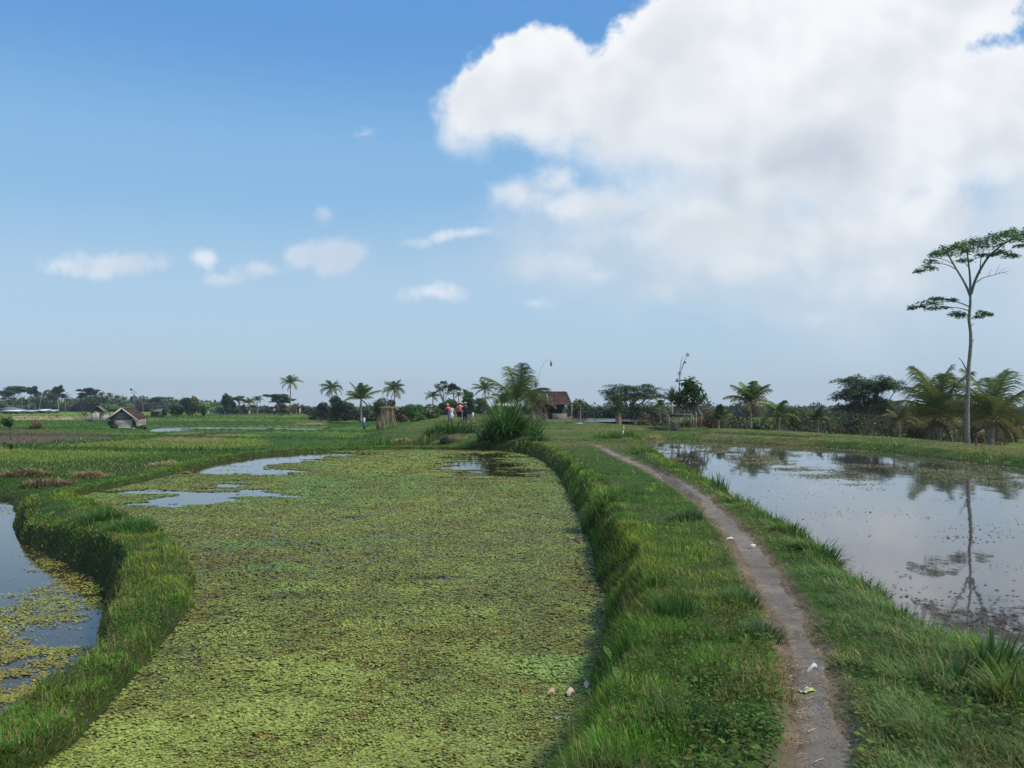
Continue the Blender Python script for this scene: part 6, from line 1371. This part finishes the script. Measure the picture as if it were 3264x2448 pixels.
def person(px, d, H, rz, label, shirt=(0.5, 0.1, 0.1), lower='shorts', lcol=(0.02, 0.02, 0.03), hat=None, hair=(0.02, 0.015, 0.01), skin=(0.42, 0.26, 0.18), bend=0.0, stride=0.0, arms=((0.10, 0.05), (0.10, 0.05)),
           sleeve=0.5, group=None, pack=None, bag=None, yoff=0.0, lbl_cat='person', detail=True, elbows=(0.2, 0.2)):
    """one continuous skinned body in a given pose, with hair, hat and clothes as its parts; faces +Y before turning"""
    x = xd(px, d); z0 = lz(x, d) + .01; root = empty('person', (x, d + yoff, z0), label, lbl_cat, group, rz)
    hip = np.array([0, 0, .52]); up = np.array([0, math.sin(bend), math.cos(bend)]); fw = np.array([0, math.cos(bend), -math.sin(bend)]); rt = np.array([1.0, 0, 0])
    J = {}; 
    def tp(u, f=0, s=0): return hip + up * u + fw * f + rt * s
    pts = [hip, tp(.10), tp(.20), tp(.28), tp(.325, .008), tp(.36, .015), tp(.405, .02), tp(.455, .01), tp(.395, .068)]; rad = [.062, .060, .068, .052, .027, .036, .052, .034, .009]
    ed = [(0, 1), (1, 2), (2, 3), (3, 4), (4, 5), (5, 6), (6, 7), (6, 8)]
    for s in (-1, 1):          # ears
        pts.append(tp(.395, .012, s * .058)); rad.append(.009); ed.append((6, len(pts) - 1))
    AR = []
    for s, (sw, fwd), eb in ((-1, arms[0], elbows[0]), (1, arms[1], elbows[1])):
        i0 = len(pts); sh = tp(.265, 0, s * .095); a1 = np.array([s * math.sin(sw), math.sin(fwd), -math.cos(sw) * math.cos(fwd)]); a1 /= np.linalg.norm(a1)
        el = sh + a1 * .165; a2 = a1 + np.array([-s * .1, eb * 1.4, eb * .5]); a2 /= np.linalg.norm(a2); wr = el + a2 * .145; pm = wr + a2 * .035
        pts += [sh, el, wr, pm]; rad += [.034, .024, .017, .019]; ed += [(3, i0), (i0, i0 + 1), (i0 + 1, i0 + 2), (i0 + 2, i0 + 3)]; AR.append((sh, el, wr, pm))
        if detail:
            side = np.cross(a2, (0, 1, 0)); side /= np.linalg.norm(side) + 1e-6; side = np.cross(a2, side)
            for k_, ln in zip((-1.5, -.5, .5, 1.5), (.036, .043, .040, .031)):
                b = pm + a2 * .014 + side * k_ * .0085; m = b + a2 * ln * .5; e = m + (a2 + np.array([0, .5, 0])) * ln * .45; i1 = len(pts); pts += [b, m, e]; rad += [.0055, .005, .004]; ed += [(i0 + 3, i1), (i1, i1 + 1), (i1 + 1, i1 + 2)]
            b = wr + a2 * .012 + side * .018; i1 = len(pts); pts += [b, b + a2 * .018 + side * .012]; rad += [.006, .0045]; ed += [(i0 + 2, i1), (i1, i1 + 1)]
    LG = []
    for s in (-1, 1):
        i0 = len(pts); sg = stride * s; hp = np.array([s * .052, 0, .49]); kn = hp + np.array([s * .006, math.sin(sg) * .23 + .01, -math.cos(sg) * .235]); an = kn + np.array([0, math.sin(sg * .4 - abs(sg) * .5) * .22, -.215]); an[2] = .038 if abs(sg) < .01 else max(.038, an[2]); tn = an + np.array([s * .012, .075, -.024])
        pts += [hp, kn, an, tn]; rad += [.055, .034, .021, .018]; ed += [(0, i0), (i0, i0 + 1), (i0 + 1, i0 + 2), (i0 + 2, i0 + 3)]; LG.append((hp, kn, an))
    me = bpy.data.meshes.new('body'); me.from_pydata([tuple(p * H) for p in np.array(pts)], ed, []); o = bpy.data.objects.new('body', me); COL.objects.link(o); o.parent = root
    md = o.modifiers.new('Skin', 'SKIN'); md.use_smooth_shade = True
    for v, r_ in zip(me.skin_vertices[0].data, rad): v.radius = (r_ * H, r_ * H)
    me.skin_vertices[0].data[0].use_root = True
    o.modifiers.new('Sub', 'SUBSURF').levels = 1; o.modifiers['Sub'].render_levels = 1
    m = bpy.data.materials.get('body_%0.2f' % skin[0])
    if m is None:
        m = bpy.data.materials.new('body_%0.2f' % skin[0]); m.use_nodes = True; b_ = m.node_tree.nodes['Principled BSDF']; b_.inputs['Base Color'].default_value = skin + (1,); b_.inputs['Roughness'].default_value = .6
    me.materials.append(m)
    def S(v): return np.asarray(v) * H
    # upper garment
    t = TM(); low = -.05 if lower != 'dress' else -.30
    loft(t, [(S(tp(-.06 if bend < .3 else .0)), .095 * H, .070 * H), (S(tp(.02)), .088 * H, .066 * H), (S(tp(.12)), .085 * H, .063 * H), (S(tp(.21)), .100 * H, .072 * H), (S(tp(.27)), .104 * H, .062 * H), (S(tp(.305)), .055 * H, .045 * H), (S(tp(.322)), .036 * H, .036 * H)], shirt)
    for (sh, el, wr, pm) in AR:
        e = sh + (el - sh) * min(1, sleeve * 2) * 1.0 if sleeve <= .5 else el + (wr - el) * (sleeve - .5) * 2; chain = [S(sh + np.array([0, 0, .012])), S(sh * .5 + el * .5) if sleeve > .3 else S(sh * .6 + e * .4)] + ([S(el)] if sleeve > .5 else []) + [S(e)]
        if sleeve > 0: t.tube(chain, np.linspace(.043, .031, len(chain)) * H, 9, shirt)
    t.build('shirt' if lower != 'dress' else 'dress', M_CLOTH, root, smooth_=True)
    if lower == 'dress' or lower == 'skirt':
        t = TM(); bl = .22 if lower == 'dress' else .08; loft(t, [(S((0, 0, .56)), .080 * H, .066 * H), (S((0, 0, .50)), .098 * H, .078 * H), (S((0, 0, .40)), .112 * H, .088 * H), (S((0, 0, bl)), .125 * H if lower == 'dress' else .095 * H, .095 * H)], lcol); t.build('skirt', M_CLOTH, root, smooth_=True)
    else:
        t = TM(); loft(t, [(S((0, 0, .46)), .098 * H, .074 * H), (S((0, 0, .50)), .098 * H, .075 * H), (S((0, 0, .57)), .084 * H, .068 * H)], lcol)
        for (hp, kn, an) in LG:
            f = {'shorts': .85, 'capri': 1.55, 'trousers': 1.98}[lower]; ch = [S(hp + (0, 0, .02)), S((hp + kn) / 2)] + ([S(kn), S(kn + (an - kn) * (f - 1))] if f > 1 else [S(hp + (kn - hp) * f)]); t.tube(ch, np.linspace(.064, .050 if f < 1 else .036, len(ch)) * H, 10, lcol)
        t.build('trousers' if lower == 'trousers' else 'shorts', M_CLOTH, root, smooth_=True)
    hc = S(tp(.42, .008)); t = TM(); t.ball(hc - fw * .012 * H, (.056 * H, .060 * H, .056 * H), hair, 12, 8); t.build('hair', M_CLOTH, root, smooth_=True)
    if hat:
        t = TM()
        if hat == 'cone': loft(t, [(hc + (0, 0, -.005 * H), .105 * H, .105 * H), (hc + (0, 0, .03 * H), .065 * H, .065 * H), (hc + (0, 0, .105 * H), .006 * H, .006 * H)], (0.42, 0.37, 0.24), 14)
        else: loft(t, [(hc + (0, 0, .012 * H), .096 * H, .096 * H), (hc + (0, 0, .020 * H), .092 * H, .092 * H), (hc + (0, 0, .024 * H), .060 * H, .060 * H), (hc + (0, 0, .066 * H), .052 * H, .052 * H), (hc + (0, 0, .078 * H), .03 * H, .03 * H)], (0.50, 0.42, 0.27), 14)
        t.build('hat', M_STRAW, root, smooth_=(hat != 'cone'))
    if pack:
        t = TM(); c = S(tp(.16, -.105)); t.ball(c, (.082 * H, .055 * H, .125 * H), pack, 12, 8); 
        for s in (-1, 1): t.tube([S(tp(.27, -.07, s * .05)), S(tp(.315, .0, s * .055)), S(tp(.26, .068, s * .06)), S(tp(.12, .06, s * .07))], .010 * H, 5, np.array(pack) * .8)
        t.build('backpack', M_CLOTH, root, smooth_=True)
    return root, AR, H

GRP = 'walkers with straw hats on the path'
R0, AR0, H0 = person(1483, 70, 1.70, .15, 'person in dark navy clothes, straw hat and dark backpack, rightmost of the walkers', shirt=(0.014, 0.016, 0.035), lower='capri', lcol=(0.016, 0.017, 0.025), hat='brim', pack=(0.03, 0.03, 0.06), hair=(0.10, 0.05, 0.02), skin=(0.50, 0.32, 0.24), arms=((.15, .1), (.22, .25)), elbows=(.2, 1.2), group=GRP)
person(1465, 71.5, 1.70, -.1, 'person in a pink shirt, dark shorts and a straw hat, seen from behind', shirt=(0.62, 0.16, 0.17), lower='shorts', lcol=(0.018, 0.014, 0.018), hat='brim', skin=(0.48, 0.31, 0.23), arms=((.45, .1), (.25, .2)), elbows=(.3, .5), group=GRP)
person(1475, 73.5, 1.66, .5, 'person mostly hidden between the pink shirt and the dark backpack, straw hat tipped forward', shirt=(0.10, 0.07, 0.06), lower='trousers', lcol=(0.30, 0.30, 0.31), hat='brim', skin=(0.48, 0.30, 0.22), bend=.25, group=GRP)
person(1440, 70.5, 1.45, -.2, 'person in a white dress with dark hair, leftmost of the standing walkers', shirt=(0.72, 0.72, 0.76), lower='dress', lcol=(0.70, 0.70, 0.75), hair=(0.012, 0.010, 0.010), skin=(0.45, 0.28, 0.2), arms=((.35, .0), (.4, .0)), sleeve=.15, group=GRP)
person(1434, 72.5, 1.62, .7, 'person in a red top and pointed straw hat leaning down behind the white dress', shirt=(0.48, 0.05, 0.10), lower='trousers', lcol=(0.12, 0.13, 0.16), hat='cone', bend=.45, skin=(0.42, 0.26, 0.18), arms=((.5, .5), (.3, .6)), elbows=(.5, .5), group=GRP)
person(1161, 86, 1.42, 1.45, 'child in a white top and blue wrap standing alone left of the straw rack', shirt=(0.70, 0.73, 0.76), lower='skirt', lcol=(0.05, 0.14, 0.27), skin=(0.30, 0.17, 0.10), arms=((.05, .1), (.05, .0)), sleeve=.4)
person(1366, 84, 1.50, -1.2, 'farmer in dark clothes bent low over the field right of the straw rack', shirt=(0.035, 0.05, 0.07), lower='capri', lcol=(0.03, 0.035, 0.04), bend=1.35, skin=(0.26, 0.15, 0.09), arms=((.1, .3), (.1, .5)), stride=.25)
def white_bag():
    d = 69.6; x = xd(1494, d); z0 = lz(x, d); root = empty('bicycle', (x, d, z0), 'bicycle with a white bag panel held upright right of the dark backpack', 'bicycle', rz=.9)
    for yc in (-.52, .52):
        t = TM(); a = np.linspace(0, 6.2832, 25); t.tube(np.stack([a * 0, yc + .33 * np.cos(a), .34 + .33 * np.sin(a)], 1), .022, 6, (0.02, 0.02, 0.02), cap=False)
        for k_ in range(8):
            b = k_ * .785; t.tube([(0, yc, .34), (0, yc + .32 * math.cos(b), .34 + .32 * math.sin(b))], .004, 3, (0.4, 0.4, 0.4))
        t.build('wheel', M_CLOTH, root)
    t = TM()
    for p, q_ in (((-.52, .34), (-.15, .85)), ((-.52, .34), (-.05, .32)), ((-.05, .32), (-.17, .92)), ((-.05, .32), (.40, .82)), ((-.15, .82), (.38, .86)), ((.52, .34), (.36, .95))): t.tube([(0, p[0], p[1]), (0, q_[0], q_[1])], .018, 6, (0.04, 0.04, 0.045))
    t.build('frame', M_CLOTH, root); t = TM(); t.tube([(-.25, .30, .98), (0, .36, .96), (.25, .30, .98)], .014, 6, (.03, .03, .03)); t.build('handlebar', M_CLOTH, root); t = TM(); t.ball((0, -.18, .94), (.06, .13, .035), (.02, .02, .02), 8, 5); t.build('saddle', M_CLOTH, root)
    t = TM(); t.slab([(-.05, -.56, .88), (-.05, -.38, .90), (-.09, -.42, .36), (-.09, -.52, .36)], .05, (0.75, 0.77, 0.80)); t.build('bag_panel', M_PAPER, root)
white_bag()
FP = [(664, 205, 1.55, 'far walker in a dark top stepping along the field bund, leftmost of the distant people', (0.05, 0.05, 0.06), (0.45, 0.42, 0.35), .5), (717, 200, 1.6, 'far worker in dark blue bending slightly in front of the compact dark tree', (0.04, 0.05, 0.10), (0.30, 0.30, 0.32), .3),
      (795, 205, 1.62, 'far walker in dark top and pale trousers before the pale palm thicket', (0.06, 0.06, 0.09), (0.50, 0.48, 0.42), .1), (874, 190, 1.7, 'far walker in a pale pink top and dark shorts under the umbrella tree', (0.52, 0.36, 0.32), (0.07, 0.05, 0.04), .0),
      (956, 200, 1.6, 'far figure in pale clothes right of the tallest palm', (0.55, 0.55, 0.52), (0.45, 0.44, 0.40), .0), (1026, 170, 1.7, 'far walker in a pink top and white trousers left of the wispy palm trunk', (0.48, 0.18, 0.20), (0.55, 0.55, 0.58), .1), (1080, 150, 1.5, 'far figure in a white cap and red wrap crouching right of the wispy palm trunk', (0.60, 0.58, 0.60), (0.30, 0.10, 0.10), .8)]
for px, d, H, lab, c1, c2, bd in FP: person(px, d, H, .6, lab, shirt=c1, lower='trousers', lcol=c2, bend=bd, skin=(0.36, 0.22, 0.15), detail=False, stride=.2, group='distant people in the fields')

# ------------------------------------------------------------------ haze
def haze():
    me = bpy.data.meshes.new('haze'); X, Y0, Y1, Z0, Z1 = 1450, -1450, 1450, -5, 34
    V = [(a, b, c) for a in (-X, X) for b in (Y0, Y1) for c in (Z0, Z1)]; me.from_pydata(V, [], [(0, 1, 3, 2), (4, 6, 7, 5), (0, 4, 5, 1), (2, 3, 7, 6), (0, 2, 6, 4), (1, 5, 7, 3)])
    m = bpy.data.materials.new('haze'); m.use_nodes = True; nt = m.node_tree; nt.nodes.clear(); o_ = nt.nodes.new('ShaderNodeOutputMaterial'); v = nt.nodes.new('ShaderNodeVolumePrincipled'); v.inputs['Color'].default_value = (0.80, 0.88, 0.96, 1); v.inputs['Density'].default_value = HAZE_D; v.inputs['Anisotropy'].default_value = 0.3
    nt.links.new(v.outputs[0], o_.inputs['Volume']); me.materials.append(m); o = bpy.data.objects.new('haze', me); COL.objects.link(o); tag(o, 'thin pale air haze over the distant fields and trees', 'haze', kind='stuff')
HAZE_D = 0.00035
haze()
